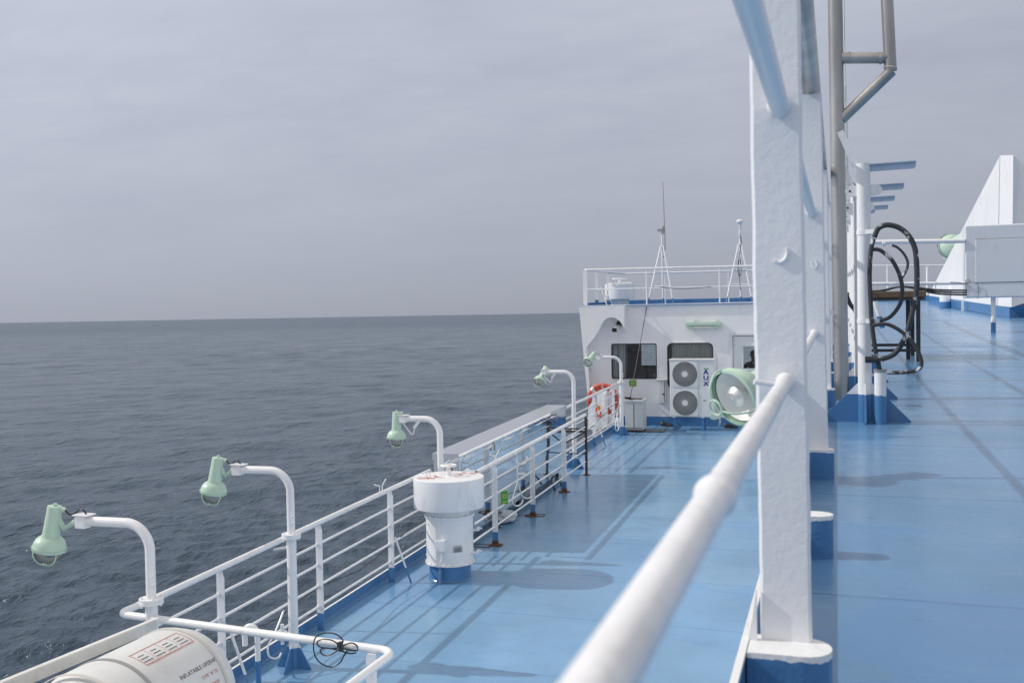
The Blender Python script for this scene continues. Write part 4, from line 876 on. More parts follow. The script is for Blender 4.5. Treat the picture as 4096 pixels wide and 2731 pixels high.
def window(w, r, fr, nm='window', m='gasket'):
    x0, x1, z0, z1 = w; y = WY-.012
    o = rrect(x0-.035, x1+.035, z0-.035, z1+.035, r+.03); i_ = rrect(x0+.012, x1-.012, z0+.012, z1-.012, r); n = len(o)
    mid = rrect(x0-.01, x1+.01, z0-.01, z1+.01, r+.012)
    b = MB(); vs = [(a, y, c) for a, c in o]+[(a, y-.004, c) for a, c in mid]+[(a, y+.014, c) for a, c in o]
    fs = [(k, (k+1) % n, n+(k+1) % n, n+k) for k in range(n)]+[(k, (k+1) % n, 2*n+(k+1) % n, 2*n+k) for k in range(n)]; b.add(vs, fs)
    f = put(nm, b, fr, H_)
    b = MB(); vs = [(a, y-.002, c) for a, c in mid]+[(a, y+.004, c) for a, c in i_]+[(a, y+.05, c) for a, c in i_]
    fs = [(k, (k+1) % n, n+(k+1) % n, n+k) for k in range(n)]+[(n+k, n+(k+1) % n, 2*n+(k+1) % n, 2*n+k) for k in range(n)]; b.add(vs, fs); put('gasket', b, m, f)
    b = MB(); b.add([(a, y+.03, c) for a, c in i_], [tuple(range(n))]); put('pane', b, 'glass', f)
    # corner fillets: fill between square hole and rounded frame
    sq = {0: (x1, z1), 1: (x0, z1), 2: (x0, z0), 3: (x1, z0)}; b = MB(); q = 7
    for c in range(4):
        pts = i_[c*q:(c+1)*q]; b.add([(sq[c][0]+.0, y+.02, sq[c][1])]+[(a, y+.02, z) for a, z in pts], [tuple(range(q+1))])
    put('corner_fill', b, m, f); return f
window(W1, .035, 'wall'); window(W2, .10, 'wall')
# door
b = MB(); x0, x1, z0, z1 = DR
for a, c in (((x0-.02, z0), (x0-.02, z1+.03)), ((x1+.02, z0), (x1+.02, z1+.03))): b.bar((a[0], WY-.012, a[1]), (c[0], WY-.012, c[1]), .045, .03, Vector((0, 1, 0)))
b.bar((x0-.045, WY-.012, z1+.028), (x1+.045, WY-.012, z1+.028), .045, .028, Vector((0, 1, 0))); put('door_frame', b, 'frame', H_)
DW = (-1.86, -1.42, -1.222, -.735)
door = wall_holes('door', x0+.012, x1-.012, z0+.01, z1-.012, [DW], WY+.005, .035, 'frame', H_)
b = MB()
for a, c in (((DW[0], DW[2]), (DW[0], DW[3])), ((DW[1], DW[2]), (DW[1], DW[3])), ((DW[0], DW[2]), (DW[1], DW[2])), ((DW[0], DW[3]), (DW[1], DW[3]))): b.bar((a[0], WY+.001, a[1]), (c[0], WY+.001, c[1]), .03, .012, Vector((0, 1, 0)))
put('window_trim', b, 'frame', door)
b = MB(); b.add([(DW[0], WY+.02, DW[2]), (DW[1], WY+.02, DW[2]), (DW[1], WY+.02, DW[3]), (DW[0], WY+.02, DW[3])], [(0, 1, 2, 3)]); put('pane', b, 'glass', door)
b = MB()
for z in (-.62, -.72): b.cyl((x0+.04, WY+.0, z), (0, -1, 0), .012, .008, 10)
put('bolts', b, 'galv', door)
# curtain, console, bottle, person inside
b = MB(); vs = []; fs = []; n = 160
for i in range(n+1):
    x = -3.34+.86*i/n; y = WY+.16+.022*math.sin(i*.62+.9*math.sin(i*.11))+.008*math.sin(i*1.7)
    vs += [(x, y, -1.7), (x, y, -.64)]
    if i < n: fs.append((2*i, 2*i+2, 2*i+3, 2*i+1))
b.add(vs, fs, True); single('curtain', b, 'curtain', 'pleated grey curtain behind the window above the air conditioner', 'curtain', (-2.9, WY+.16, -1.7))
b = MB()
for k, x in enumerate((-4.60, -4.565, -4.53)): b.tube([(x, WY+.12, -1.45), (x, WY+.12, -.64)], .02, 8)
b.box((-4.46, WY+.2, -1.05), (.12, .02, .9)); b.box((-4.38, WY+.22, -1.05), (.035, .02, .9)); single('folded_blind', b, 'frame', 'pale folded blind at the left side of the left window', 'blind', (-4.5, WY+.15, -1.5))
b = MB(); b.box((-4.1, WY+.55, -1.52), (1.1, .5, .12), .01); b.box((-3.85, WY+.85, -1.36), (.7, .3, .25), .03); b.box((-4.4, WY+.3, -1.44), (.3, .15, .06), .01); b.box((-4.15, WY+.28, -1.43), (.10, .12, .05), .008)
single('console', b, 'dark', 'dark console top seen through the left window', 'console', (-4.1, WY+.5, -1.6))
bt = onY(2619, 1518, WY+.2); b = MB(); zb = -1.46; b.lathe([(.001, 0), (.03, 0), (.033, .02), (.033, .13), (.028, .16), (.012, .20), (.012, .225), (.001, .226)], (bt.x, WY+.2, zb+.0), n=16)
t = single('water_bottle', b, 'lens', 'clear plastic water bottle standing inside the left window', 'bottle', (bt.x, WY+.2, zb)); b = MB(); b.lathe([(.0335, .06), (.0335, .12)], (bt.x, WY+.2, zb), n=16); put('paper_label', b, mat('bottle_label', (.25, .4, .6), .5), t)
# person
def person():
    X, Y = -1.685, WY+.62; z0 = fl+.02
    top = onY(3005, 1402, Y).z; sc = (top-z0)/1.74
    t = thing('person', 'person in a dark navy uniform standing behind the door window, only head and shoulders showing', 'person', (X, Y, z0))
    me = bpy.data.meshes.new('body'); J = {}; V = []; Rr = []; E_ = []
    def v(n, x, y, z, rx, ry=None): J[n] = len(V); V.append((x*sc, y*sc, z*sc)); Rr.append((rx*sc, (ry or rx)*sc))
    def e(*ns):
        for a, c in zip(ns, ns[1:]): E_.append((J[a], J[c]))
    v('pel', 0, 0, .95, .15, .11); v('waist', 0, 0, 1.08, .135, .10); v('chest', 0, -.01, 1.28, .165, .115); v('clav', 0, 0, 1.42, .11, .085); v('neck', 0, -.005, 1.49, .058); v('neck2', 0, -.015, 1.53, .056)
    v('jaw', 0, -.03, 1.57, .066, .075); v('face', 0, -.02, 1.63, .080, .096); v('crown', 0, -.005, 1.69, .073, .09); v('top', 0, 0, 1.725, .035, .045)
    e('pel', 'waist', 'chest', 'clav', 'neck', 'neck2', 'jaw', 'face', 'crown', 'top')
    for s_, q in ((-1, 'l'), (1, 'r')):
        v('sh'+q, s_*.19, 0, 1.40, .062); v('el'+q, s_*.25, .02, 1.12, .047); v('wr'+q, s_*.24, -.08, .88, .030); v('pa'+q, s_*.235, -.10, .81, .036, .02)
        v('hip'+q, s_*.09, 0, .88, .10); v('kn'+q, s_*.10, -.01, .48, .062); v('an'+q, s_*.10, .02, .09, .042); v('to'+q, s_*.11, -.14, .04, .04)
        e('clav', 'sh'+q, 'el'+q, 'wr'+q, 'pa'+q); e('pel', 'hip'+q, 'kn'+q, 'an'+q, 'to'+q)
        for k, (dx, ln) in enumerate(((-.026, .075), (-.009, .085), (.009, .08), (.026, .065))):
            v('f%s%d' % (q, k), s_*.235, -.10+dx-.02, .81-.045, .0095); v('g%s%d' % (q, k), s_*.235-s_*.01, -.10+dx-.03, .81-.045-ln, .008); e('pa'+q, 'f%s%d' % (q, k), 'g%s%d' % (q, k))
        v('t'+q, s_*.215, -.145, .80, .010); v('u'+q, s_*.20, -.16, .76, .008); e('pa'+q, 't'+q, 'u'+q)
    me.from_pydata(V, E_, []); o = bpy.data.objects.new('body', me); COL.objects.link(o)
    sk = o.modifiers.new('Skin', 'SKIN'); 
    for i, r in enumerate(Rr): me.skin_vertices[0].data[i].radius = r
    me.skin_vertices[0].data[J['pel']].use_root = True
    ss = o.modifiers.new('Sub', 'SUBSURF'); ss.levels = ss.render_levels = 2
    dg = bpy.context.evaluated_depsgraph_get(); m2 = bpy.data.meshes.new_from_object(o.evaluated_get(dg)); bpy.data.objects.remove(o)
    m2.name = 'body'
    for p in m2.polygons: p.use_smooth = True
    m2.materials.clear(); m2.materials.append(M_['skin']); m2.materials.append(M_['navycloth'])
    for p in m2.polygons:
        c = p.center/sc; p.material_index = 0 if (c.z > 1.49 or (c.z < .87 and abs(c.x) > .2)) else 1
    o = bpy.data.objects.new('body', m2); COL.objects.link(o); o.parent = t
    b = MB(); c = Vector((X, Y, z0)); S_ = lambda x, y, z: c+Vector((x, y, z))*sc
    bb = bmesh.new(); bmesh.ops.create_icosphere(bb, subdivisions=3, radius=1)
    bb2 = [v for v in bb.verts if v.co.z < -.05 and v.co.y < .25]; bmesh.ops.delete(bb, geom=bb2, context='VERTS')
    b.bm(bb, True, Matrix.Translation(S_(0, .006, 1.668)) @ Matrix.Diagonal((.086*sc, .103*sc, .086*sc, 1))); put('hair', b, 'hair', t)
    b = MB()
    for s_ in (-1, 1): b.box(S_(s_*.088, 0, 1.63), (.02*sc, .035*sc, .06*sc), .006); 
    b.box(S_(0, -.125, 1.625), (.026*sc, .03*sc, .045*sc), .008); b.box(S_(0, -.112, 1.585), (.05*sc, .014*sc, .014*sc), .004); put('facial_features', b, 'skin', t)
    b = MB()
    for s_ in (-1, 1): b.box(S_(s_*.034, -.110, 1.645), (.026*sc, .01*sc, .012*sc), .003)
    put('eyes', b, 'ink', t)
    b = MB(); b.box(S_(-.10, -.145, 1.31), (.08*sc, .008*sc, .018*sc)); put('red_badge', b, 'red', t)
    b = MB(); b.box(S_(-.10, -.145, 1.292), (.08*sc, .008*sc, .018*sc)); put('white_badge', b, 'acp', t)
    b = MB(); b.prism([S_(-.035, -.10, 1.47), S_(.035, -.10, 1.47), S_(0, -.128, 1.40)], (0, .01, 0)); put('undershirt', b, 'acp', t)
person()
# roof coaming, rails
t = thing('roof_railing', 'white railing around the deckhouse roof', 'railing', (-3, WY, ROOF))
def rp(x, y, Y): return onY(x, y, Y)
fY = WY+.05; rY = 25.2; zt = .925
b = MB(); b.tube([(-5.17, rY, zt+.05)]+arc((-5.17, rY, zt+.05), (-5.19, fY, zt), (-.1, fY, zt-.025), .06)+[(-.1, fY, zt-.035)], .022, 12); put('top_rail', b, 'white', t)
b = MB(); b.tube([(-5.17, rY, zt+.05), (-.1, rY, zt+.04)], .02, 12); put('top_rail', b, 'white', t)
b = MB(); b.tube([(-5.17, rY, .52)]+arc((-5.17, rY, .52), (-5.19, fY, .50), (-.1, fY, .49), .04)+[(-.1, fY, .49)], .012, 8); put('mid_rail', b, 'white', t)
b = MB(); b.bar((-5.19, fY, ROOF), (-5.19, fY, zt-.02), .012, .09, Vector((1, 0, 0))); put('corner_post', b, 'white', t)
for x in (2587, 2879, 3060, 3200): p = onY(x, 1200, fY); b = MB(); b.tube([(p.x, fY, ROOF), (p.x, fY, zt-.02)], .016, 10); put('post', b, 'white', t)
for yy in (22.1, 23.3, 24.7): b = MB(); b.bar((-5.18, yy, ROOF), (-5.18, yy, zt), .012, .08, Vector((1, 0, 0))); put('post', b, 'wbl', t)
for x in (2662, 2915): p = onY(x, 1200, rY); b = MB(); b.tube([(p.x, rY, ROOF), (p.x, rY, zt+.03)], .016, 10); put('post', b, 'white', t)
b = MB(); b.tube([(-5.1, 22.15, .58), (-4.92, 22.0, ROOF+.02)], .012, 8); put('brace', b, 'white', t)
b = MB(); b.box((-2.72, rY+.1, ROOF+.07), (5.1, .02, .20)); b.bar((-5.25, WY+.1, ROOF+.03), (-5.25, rY, ROOF+.09), .02, .1); single('roof_coaming', b, 'blue', 'blue coaming strip along the far edge of the deckhouse roof', 'coaming', (-2.7, rY, ROOF))
# roof ventilator
c = onY(2480, 1215, 22.4); c.z = ROOF+.01; t = thing('roof_ventilator', 'small round white ventilator with handwheel on the deckhouse roof', 'ventilator', c)
b = MB(); b.lathe([(.205, 0), (.205, .2)], c, n=36); put('neck', b, 'white', t)
zq = onY(2480, 1136, 22.4).z-c.z; b = MB(); b.lathe([(.2, zq-.345), (.34, zq-.345), (.34, zq-.004), (.336, zq), (.001, zq+.005)], c, n=48); put('cap', b, 'white', t)
b = MB(); b.box(c+zz*(zq+.02), (.55, .03, .04)); b.cyl(c+zz*(zq), (0, 0, 1), .03, .09); put('yoke', b, 'white', t)
b = MB(); b.tube([c+Vector((.17*math.cos(a), .17*math.sin(a), zq+.12)) for a in [2*math.pi*k/24 for k in range(24)]], .014, 8, closed=True); b.tube([c+Vector((-.17, 0, zq+.12)), c+Vector((.17, 0, zq+.12))], .01, 8); b.tube([c+Vector((0, -.17, zq+.12)), c+Vector((0, .17, zq+.12))], .01, 8); put('handwheel', b, 'white', t)
# antenna tripods
def antenna(xc, ytop, ymast, yapex, spread, Y, kind, lab):
    base = onY(xc, 1220, Y); X = base.x; zb = ROOF+.01; za = onY(xc, yapex, Y).z; zm = onY(xc, ymast, Y).z; ztp = onY(xc, ytop, Y).z; w = spread
    t = thing('antenna_mast', lab, 'antenna', (X, Y, zb))
    b = MB(); b.tube([(X, Y+.05, zb), (X, Y, zm)], .026, 12); put('mast', b, 'wbl', t)
    for s_ in (-1, 1): b = MB(); b.tube([(X+s_*w, Y-.35, zb), (X+s_*.03, Y-.02, za)], .019, 10); put('leg', b, 'wbl', t)
    for f in (.32, .56, .78):
        z = zb+(za-zb)*f; q = w*(1-f)+.02; yy = Y-.35*(1-f); b = MB(); b.tube([(X-q, yy, z), (X+q, yy, z)], .014, 8); put('rung', b, 'white', t)
    if kind == 'whip':
        b = MB(); b.box((X-.02, Y-.03, zm-.03), (.16, .07, .06), .005); b.box((X+.03, Y-.03, zm-.03), (.02, .1, .17)); put('clamp', b, 'galv', t)
        b = MB(); b.tube([(X+.07, Y-.05, zm-.12), (X+.04, Y-.05, ztp)], [.014, .007], 8); put('whip', b, 'galv', t)
        b = MB(); b.tube([(X+.075, Y-.05, zm-.1), (X+.07, Y-.03, zm-.5), (X+.03, Y, zm-.7)], .008, 6); put('cable', b, 'black', t)
    else:
        b = MB(); b.lathe([(.022, -.42), (.034, -.40), (.034, -.30), (.022, -.29), (.022, -.18), (.03, -.12)], (X, Y, ztp), n=16); put('coupling', b, 'frame', t)
        b = MB(); b.lathe([(.025, -.13), (.06, -.085), (.078, -.06), (.073, -.03), (.045, -.008), (.001, 0)], (X, Y, ztp), n=24); put('dome', b, 'white', t)
        b = MB(); b.tube(spline([(X+.02, Y-.02, ztp-.4), (X+.03, Y-.05, za), (X+.0, Y-.3, za-.35), (X+.02, Y-.3, zb+.3)], 4), .008, 6)
        b.tube([Vector((X+.035*math.cos(a), Y-.2, za-.55+.19*math.sin(a))) for a in [2*math.pi*k/14 for k in range(14)]], .008, 6, closed=True); put('cable', b, 'black', t)
antenna(2652, 728, 915, 985, .30, 23.0, 'whip', 'tall thin whip antenna on a white tripod on the deckhouse roof')
antenna(2963, 877, 920, 975, .29, 23.0, 'dome', 'white tripod mast with mushroom-shaped antenna head, nearer the big post')
rope('stay_wire', [onY(2588, 1218, WY-.03), onY(2581, 1260, WY-.05), onY(2563, 1360, 20.7), onY(2541, 1480, 20.4), onY(2521, 1592, 20.15)], .008, 'black', 'thin black wire running from the roof edge down to the grey cabinet', 'wire')
rope('roof_cable', [onY(2640, 1147, WY-.0), onY(2690, 1153, WY), onY(2760, 1154, WY), onY(2845, 1146, WY)], .006, 'black', 'thin black cable sagging between the roof railing posts', 'cable')
# camera, lamp fixture, sign, perforated duct
c = onY(2466, 1312, WP+.12); t = thing('security_camera', 'black and white bullet camera under the arched cut-out', 'security camera', c)
b = MB(); d = Vector((-.12, -.9, -.25)).normalized(); b.box(None, (.085, .085, .26), .012, mw=frame(c, d.cross(zz), d.cross(zz).cross(d)*-1)); put('body', b, 'acp', t)
b = MB(); b.box(None, (.10, .09, .04), .01, mw=frame(c+d*.14, d.cross(zz), d.cross(zz).cross(d)*-1)); b.cyl(c+d*.155, d, .032, .02, 16); put('front_cap', b, 'black', t)
b = MB(); b.tube([c-d*.08, c-d*.12+zz*.07, c+Vector((.05, .1, .10))], .03, 10); b.cyl(c+Vector((.04, .14, .1)), (0, -1, 0), .06, .05, 14); put('mount', b, 'black', t)
a = onY(2745, 1289, WY); c = onY(2886, 1300, WY); z1 = a.z; xm = (a.x+c.x)/2; wd = c.x-a.x
t = thing('wall_lamp', 'pale green tube lamp fixture on the white deckhouse wall', 'wall lamp', (xm, WY, z1))
b = MB(); b.box((xm, WY-.07, z1-.035), (wd, .13, .065), .006)
for s_ in (-1, 1): b.box((xm+s_*(wd/2-.06), WY-.07, z1-.09), (.1, .09, .07), .01); b.cyl((xm+s_*(wd/2-.09), WY-.09, z1-.105), (-s_, 0, 0), .035, .06, 16)
put('housing', b, 'green', t); b = MB(); b.cyl((xm-wd/2+.14, WY-.09, z1-.105), (1, 0, 0), .024, wd-.28, 16); put('tube', b, 'tube', t)
for s_ in (-.28, .33): b = MB(); b.box((xm+wd*s_, WY-.04, z1+.03), (.06, .05, .06), .004); put('bracket', b, 'white', t)
sign(onY(2531, 1531, WY-.012), .155, .145, (1, 0, 0), 'square green and yellow rescue sign on the deckhouse wall below the left window')
a = onY(2636, 1520, WY); c = onY(2664, 1610, WY); t = thing('perforated_duct', 'narrow white perforated box on the wall left of the air conditioner', 'vent box', (a.x, WY, c.z))
b = MB(); b.box(((a.x+c.x)/2, WY-.05, (a.z+c.z)/2), (c.x-a.x+.02, .10, a.z-c.z), .004); b.box(((a.x+c.x)/2, WY-.06, a.z+.02), (c.x-a.x+.10, .15, .03), .003); put('casing', b, 'frame', t)
b = MB(); w_ = c.x-a.x
for i in range(12):
    for k in range(3): b.cyl((a.x+w_*(.28+.22*k+.11*(i % 2)*0), WY-.101, c.z+(a.z-c.z)*(.06+.08*i)), (0, -1, 0), .006, .001, 6)
put('holes', b, 'ink', t)
b = MB(); b.box((c.x-.01, WY-.102, (a.z+c.z)/2), (.012, .004, (a.z-c.z)*.92)); b.box((c.x-.035, WY-.11, (a.z+c.z)/2-.05), (.035, .02, .03), .003); put('latch', b, 'gasket', t)
# ------------------------------------------------------------------ air conditioner
AY = 20.30; a = onY(2677.5, 1440, AY); c = onY(2850, 1670, AY); x0, x1, z0, z1 = a.x, a.x+.895, c.z+.008, a.z
t = thing('air_conditioner', 'white twin-fan outdoor air conditioner with blue letters on blue legs', 'air conditioner', (x0+.45, AY+.17, zl(AY)))
b = MB(); b.box(((x0+x1)/2, AY+.175, (z0+z1)/2), (x1-x0, .35, z1-z0), .014); put('casing', b, 'acp', t)
b = MB(); b.box(((x0+x1)/2, AY+.17, z1+.006), (x1-x0+.02, .38, .03), .008); put('top_cover', b, 'acp', t)
for fy, nm in ((1496, 0), (1611, 1)):
    f = onY(2737.5, fy, AY); fx, fz = x0+.31, f.z; R = .252
    b = MB(); n = 72; o = []; ci = []
    for j in range(n):
        an = 2*math.pi*j/n; ca, sa = math.cos(an), math.sin(an); k = 1/((abs(ca)**14+abs(sa)**14)**(1/14)); o.append((fx+.265*k*ca, fz+.268*k*sa)); ci.append((fx+R*ca, fz+R*sa))
    vs = [(p, AY-.012, q) for p, q in o]+[(p, AY-.016, q) for p, q in ci]+[(p, AY+.004, q) for p, q in o]
    b.add(vs, [(j, (j+1) % n, n+(j+1) % n, n+j) for j in range(n)]+[(j, (j+1) % n, 2*n+(j+1) % n, 2*n+j) for j in range(n)]); g = put('fan_grille', b, 'acp', t)
    b = MB(); b.cyl((fx, AY-.002, fz), (0, -1, 0), R*.995, .002, 40); put('fan_opening', b, 'dark', g)
    b = MB()
    for j in range(5):
        a0 = 2*math.pi*j/5; vs = []
        for q in range(7): rr = .05+.17*q/6; an = a0+.15*q/6; vs += [Vector((fx+rr*math.cos(an), AY-.006, fz+rr*math.sin(an))), Vector((fx+rr*math.cos(an+.75), AY-.005, fz+rr*math.sin(an+.75)))]
        b.add(vs, [(2*q, 2*q+1, 2*q+3, 2*q+2) for q in range(6)])
    put('fan_blades', b, 'blade', g)
    b = MB()
    for j in range(34):
        a0 = 2*math.pi*j/34; b.tube([Vector((fx+(.055+(R-.055)*q/7)*math.cos(a0-1.1*q/7), AY-.018, fz+(.055+(R-.055)*q/7)*math.sin(a0-1.1*q/7))) for q in range(8)], .0026, 4, cap=False)
    for rr in (.09, .125, .16, .195, .228): b.tube([Vector((fx+rr*math.cos(q), AY-.019, fz+rr*math.sin(q))) for q in [2*math.pi*j/36 for j in range(36)]], .0017, 4, closed=True)
    put('guard_wires', b, 'acp', g)
    b = MB(); b.cyl((fx, AY-.016, fz), (0, -1, 0), .06, .008, 28); put('hub_cap', b, 'acp', g)
b = MB(); b.box((x0+.575, AY-.0005, (z0+z1)/2), (.004, .003, z1-z0-.04)); b.box((x0+.70, AY-.002, z1-.82), (.05, .003, .02)); put('panel_seam', b, 'grey', t)
for k, ch in enumerate('AUX'):
    q = text('l', ch, .122, frame((x0+.735, AY-.003, onY(2823, [1489, 1512, 1535][k], AY).z), (1, 0, 0), zz) @ Matrix.Diagonal((1.28, 1, 1, 1)), 'navy', t, ext=.001, bold=.03); put('lettering', q, 'navy', t)
b = MB(); zz1 = onY(2821, 1475, AY).z; xx1 = x0+.735
for s_ in (-1, 1): b.box((xx1, AY-.002, zz1+s_*.016), (.095, .002, .004)); b.box((xx1+s_*.046, AY-.002, zz1), (.004, .002, .034))
for k in range(4): b.box((xx1-.03+.02*k, AY-.002, zz1), (.012, .002, .014))
put('green_label', b, 'signg', t)
for lx in (-3.18, -2.60):
    b = MB(); zb = zl(20.4)
    for yy in (AY+.03, AY+.32): b.box((lx, yy, (zb+z0)/2-.005), (.045, .045, z0-zb-.02), .003)
    b.box((lx, AY+.175, z0-.022), (.05, .42, .022), .002); put('leg', b, 'blue', t)
    b = MB(); b.box((lx, AY+.03, z0-.008), (.07, .06, .018), .006); put('rubber_mount', b, 'acp', t)
b = MB(); b.box((x1+.03, AY+.2, z0+.25), (.06, .12, .25), .01); b.tube(spline([(x1+.05, AY+.2, z0+.12), (x1+.08, AY+.22, z0-.1), (x1+.05, AY+.3, z0-.2)], 4), .02, 8); put('pipe_cover', b, 'acp', t)
# ------------------------------------------------------------------ cabinet, mat, shoes
a = lo(2504, 1728); cx0, cx1 = -4.12, -3.755; cy = a.y; zb = zl(cy); ztop = onY(2540, 1603, cy).z
t = thing('deck_cabinet', 'grey metal cabinet with rust-streaked double doors beside the railing', 'cabinet', ((cx0+cx1)/2, cy+.2, zb))
b = MB(); b.box(((cx0+cx1)/2, cy+.20, (zb+ztop)/2+.02), (cx1-cx0, .40, ztop-zb-.06), .005); put('casing', b, 'cabm', t)
for s_ in (-1, 1): b = MB(); w_ = (cx1-cx0)/2; b.box(((cx0+cx1)/2+s_*w_/2, cy-.006, (zb+ztop)/2+.01), (w_-.012, .012, ztop-zb-.15), .003); put('door', b, 'cabm', t)
b = MB(); b.box(((cx0+cx1)/2, cy-.013, (zb+ztop)/2+.01), (.012, .006, ztop-zb-.15)); b.box(((cx0+cx1)/2, cy-.013, zb+.085), (cx1-cx0-.01, .006, .014)); put('rusty_seam', b, 'rustpad', t)
b = MB(); b.box(((cx0+cx1)/2, cy+.19, ztop), (cx1-cx0+.03, .44, .045), .006); put('lid', b, 'cabm', t)
b = MB(); b.box(((cx0+cx1)/2+.01, cy+.19, ztop+.024), (cx1-cx0-.10, .30, .006)); put('lid_recess', b, 'rustm', t)
b = MB(); b.box(((cx0+cx1)/2, cy+.20, zb+.035), (cx1-cx0-.03, .36, .07)); put('plinth', b, 'rustm', t)
b = MB(); c = Vector((cx0+.05, cy+.05, ztop+.04))
for k in range(3): b.tube([c+Vector((.05*math.cos(q)*(1+.2*k), .04*math.sin(q), .012*k)) for q in [2*math.pi*j/14 for j in range(14)]], .008, 6, closed=True)
b.box(c+Vector((.02, 0, .01)), (.1, .04, .03), .01); single('wire_knot', b, 'black', 'black knotted wire end lying on top of the grey cabinet', 'wire', c)
a = lo(2577, 1730); c = lo(2662, 1722); b = MB(); b.box(((a.x+c.x)/2, (a.y+c.y)/2+.08, zl(20.1)+.014), (c.x-a.x, .30, .024), .004); single('floor_grate', b, 'grey', 'flat grey metal plate lying on the deck right of the cabinet', 'plate', ((a.x+c.x)/2, a.y, zl(20.1)))
def shoe(x, y, lab):
    c = lo(x, y); b = MB(); vs = []; fs = []; n = 12
    prof = [(0, .028, .078), (.03, .036, .088), (.09, .037, .078), (.14, .036, .055), (.19, .044, .045), (.24, .044, .035), (.275, .028, .022), (.285, .01, .012)]
    for (l, w, h) in prof:
        for j in range(n+1): q = math.pi*j/n; vs.append(Vector((l, w*math.cos(q), .008+h*math.sin(q)**.7)))
    m = n+1
    for i in range(len(prof)-1):
        for j in range(n): fs.append((i*m+j, i*m+j+1, (i+1)*m+j+1, (i+1)*m+j))
    fs.append(tuple(range(m)))
    R3 = Matrix.Translation(c) @ Matrix.Rotation(R_(-12), 4, 'Z'); b.add([R3 @ v for v in vs], fs, True)
    t = thing('shoe', lab, 'shoe', c, 'black slip-on shoes on the deck'); put('upper', b, 'black', t)
    b = MB(); pts = [R3 @ Vector(p) for p in ((-.004, -.03, .001), (.10, -.036, .001), (.2, -.046, .001), (.27, -.03, .001), (.292, 0, .001), (.27, .03, .001), (.2, .046, .001), (.1, .036, .001), (-.004, .03, .001))]; b.prism(pts, (0, 0, .016)); put('sole', b, 'ink', t)
shoe(2645, 1703, 'black slip-on shoe lying against the deckhouse wall left of the air conditioner'); shoe(2898, 1709, 'black slip-on shoe lying below the floodlight near the door')
# ------------------------------------------------------------------ lifebuoy station
LY = 20.3; c = onY(2411, 1597, LY); R, r = .275, .062
t = thing('lifebuoy', 'orange lifebuoy with black lettering hanging behind the railing', 'lifebuoy', c)
b = MB(); n, m = 48, 16; vs = []; fs = []
for i in range(n):
    a = 2*math.pi*i/n
    for j in range(m): q = 2*math.pi*j/m; rr = R+r*math.cos(q)*1.1; vs.append(c+Vector((rr*math.cos(a), -r*.8*math.sin(q), rr*math.sin(a))))
for i in range(n):
    for j in range(m): fs.append((i*m+j, ((i+1) % n)*m+j, ((i+1) % n)*m+(j+1) % m, i*m+(j+1) % m))
b.add(vs, fs, True); ring = put('ring', b, 'orange', t)
for a0 in (45, 135, 225, 315):
    b = MB(); vs = []; fs = []
    for i in range(5):
        a = R_(a0-6+3*i)
        for j in range(m): q = 2*math.pi*j/m; rr = R+(r+.003)*math.cos(q)*1.1; vs.append(c+Vector((rr*math.cos(a), -(r+.003)*.8*math.sin(q), rr*math.sin(a))))
    for i in range(4):
        for j in range(m): fs.append((i*m+j, (i+1)*m+j, (i+1)*m+(j+1) % m, i*m+(j+1) % m))
    b.add(vs, fs, True); put('reflective_band', b, 'white', ring)
def ringtext(body, size, ac, nm):
    q = text('x', body, size, Matrix.Identity(4), 'ink', t, ext=.0005, space=1.15); v2 = []
    for v in q.v: a = ac-v[0]/R; rr = R+v[1]; k = max(0, 1-(v[1]/(r*1.1))**2)**.5; v2.append(c+Vector((rr*math.cos(a), -r*.8*k-.002-v[2], rr*math.sin(a))))
    q.v = v2; put(nm, q, 'ink', ring)
ringtext('CANTIKA', .085, R_(97), 'lettering'); ringtext('KM. KC', .07, R_(182), 'lettering'); ringtext('PIRA', .085, R_(-2), 'lettering')
b = MB(); b.tube([c+Vector((.0, -.07, R+.09)), c+Vector((.01, -.07, R-.09))], .006, 6); b.tube([c+Vector((.02, -.07, R+.09)), c+Vector((.03, -.07, R-.09))], .006, 6); put('lashing', b, 'rope', t)
rope('lifeline', [onY(2351, 1526, 20.6), onY(2349, 1545, 20.5), onY(2351, 1560, 20.4), onY(2360, 1572, 20.3), onY(2372, 1570, 20.25)], .008, 'rope', 'pale rope running from the wing plate to the lifebuoy', 'rope')
t = thing('lifebuoy_rack', 'white steel rack and locker in front of the lifebuoy', 'rack', (c.x, 20.15, zl(20.2)))
fp = lambda x, y, Y=20.18: onY(2330+x/10.45, 1530+y/10.45, Y)
b = MB(); b.prism([fp(235, 1040), fp(400, 790), fp(460, 770), fp(460, 1000), fp(415, 980), fp(415, 1290), fp(460, 1300), fp(600, 1560), fp(600, 1960), fp(245, 1960)], (0, .015, 0)); put('left_plate', b, 'white', t)
b = MB(); a = fp(600, 400); d = fp(1050, 1900); b.box(((a.x+d.x)/2, 20.26, (a.z+d.z)/2), (d.x-a.x, .12, a.z-d.z), .01); put('locker', b, 'white', t)
b = MB(); a = fp(860, 460); d = fp(970, 1040); b.box(((a.x+d.x)/2, 20.19, (a.z+d.z)/2), (d.x-a.x, .03, a.z-d.z), .008); put('locker_door', b, 'white', t)
b = MB(); a = fp(620, 970, 20.12); d = fp(725, 1140, 20.12); b.cyl(((a.x+d.x)/2, 20.14, d.z), (0, 0, 1), (d.x-a.x)/2, a.z-d.z, 16); put('smoke_float', b, 'beacon', t)
b = MB(); b.cyl(((a.x+d.x)/2, 20.14, d.z-.10), (0, 0, 1), (d.x-a.x)/2*.85, .10, 16); put('light_base', b, 'tube', t)
b = MB(); b.prism([fp(610, 1210), fp(775, 1210), fp(775, 1440), fp(740, 1450), fp(612, 1415)], (0, .02, 0)); put('orange_flap', b, 'orange', t)
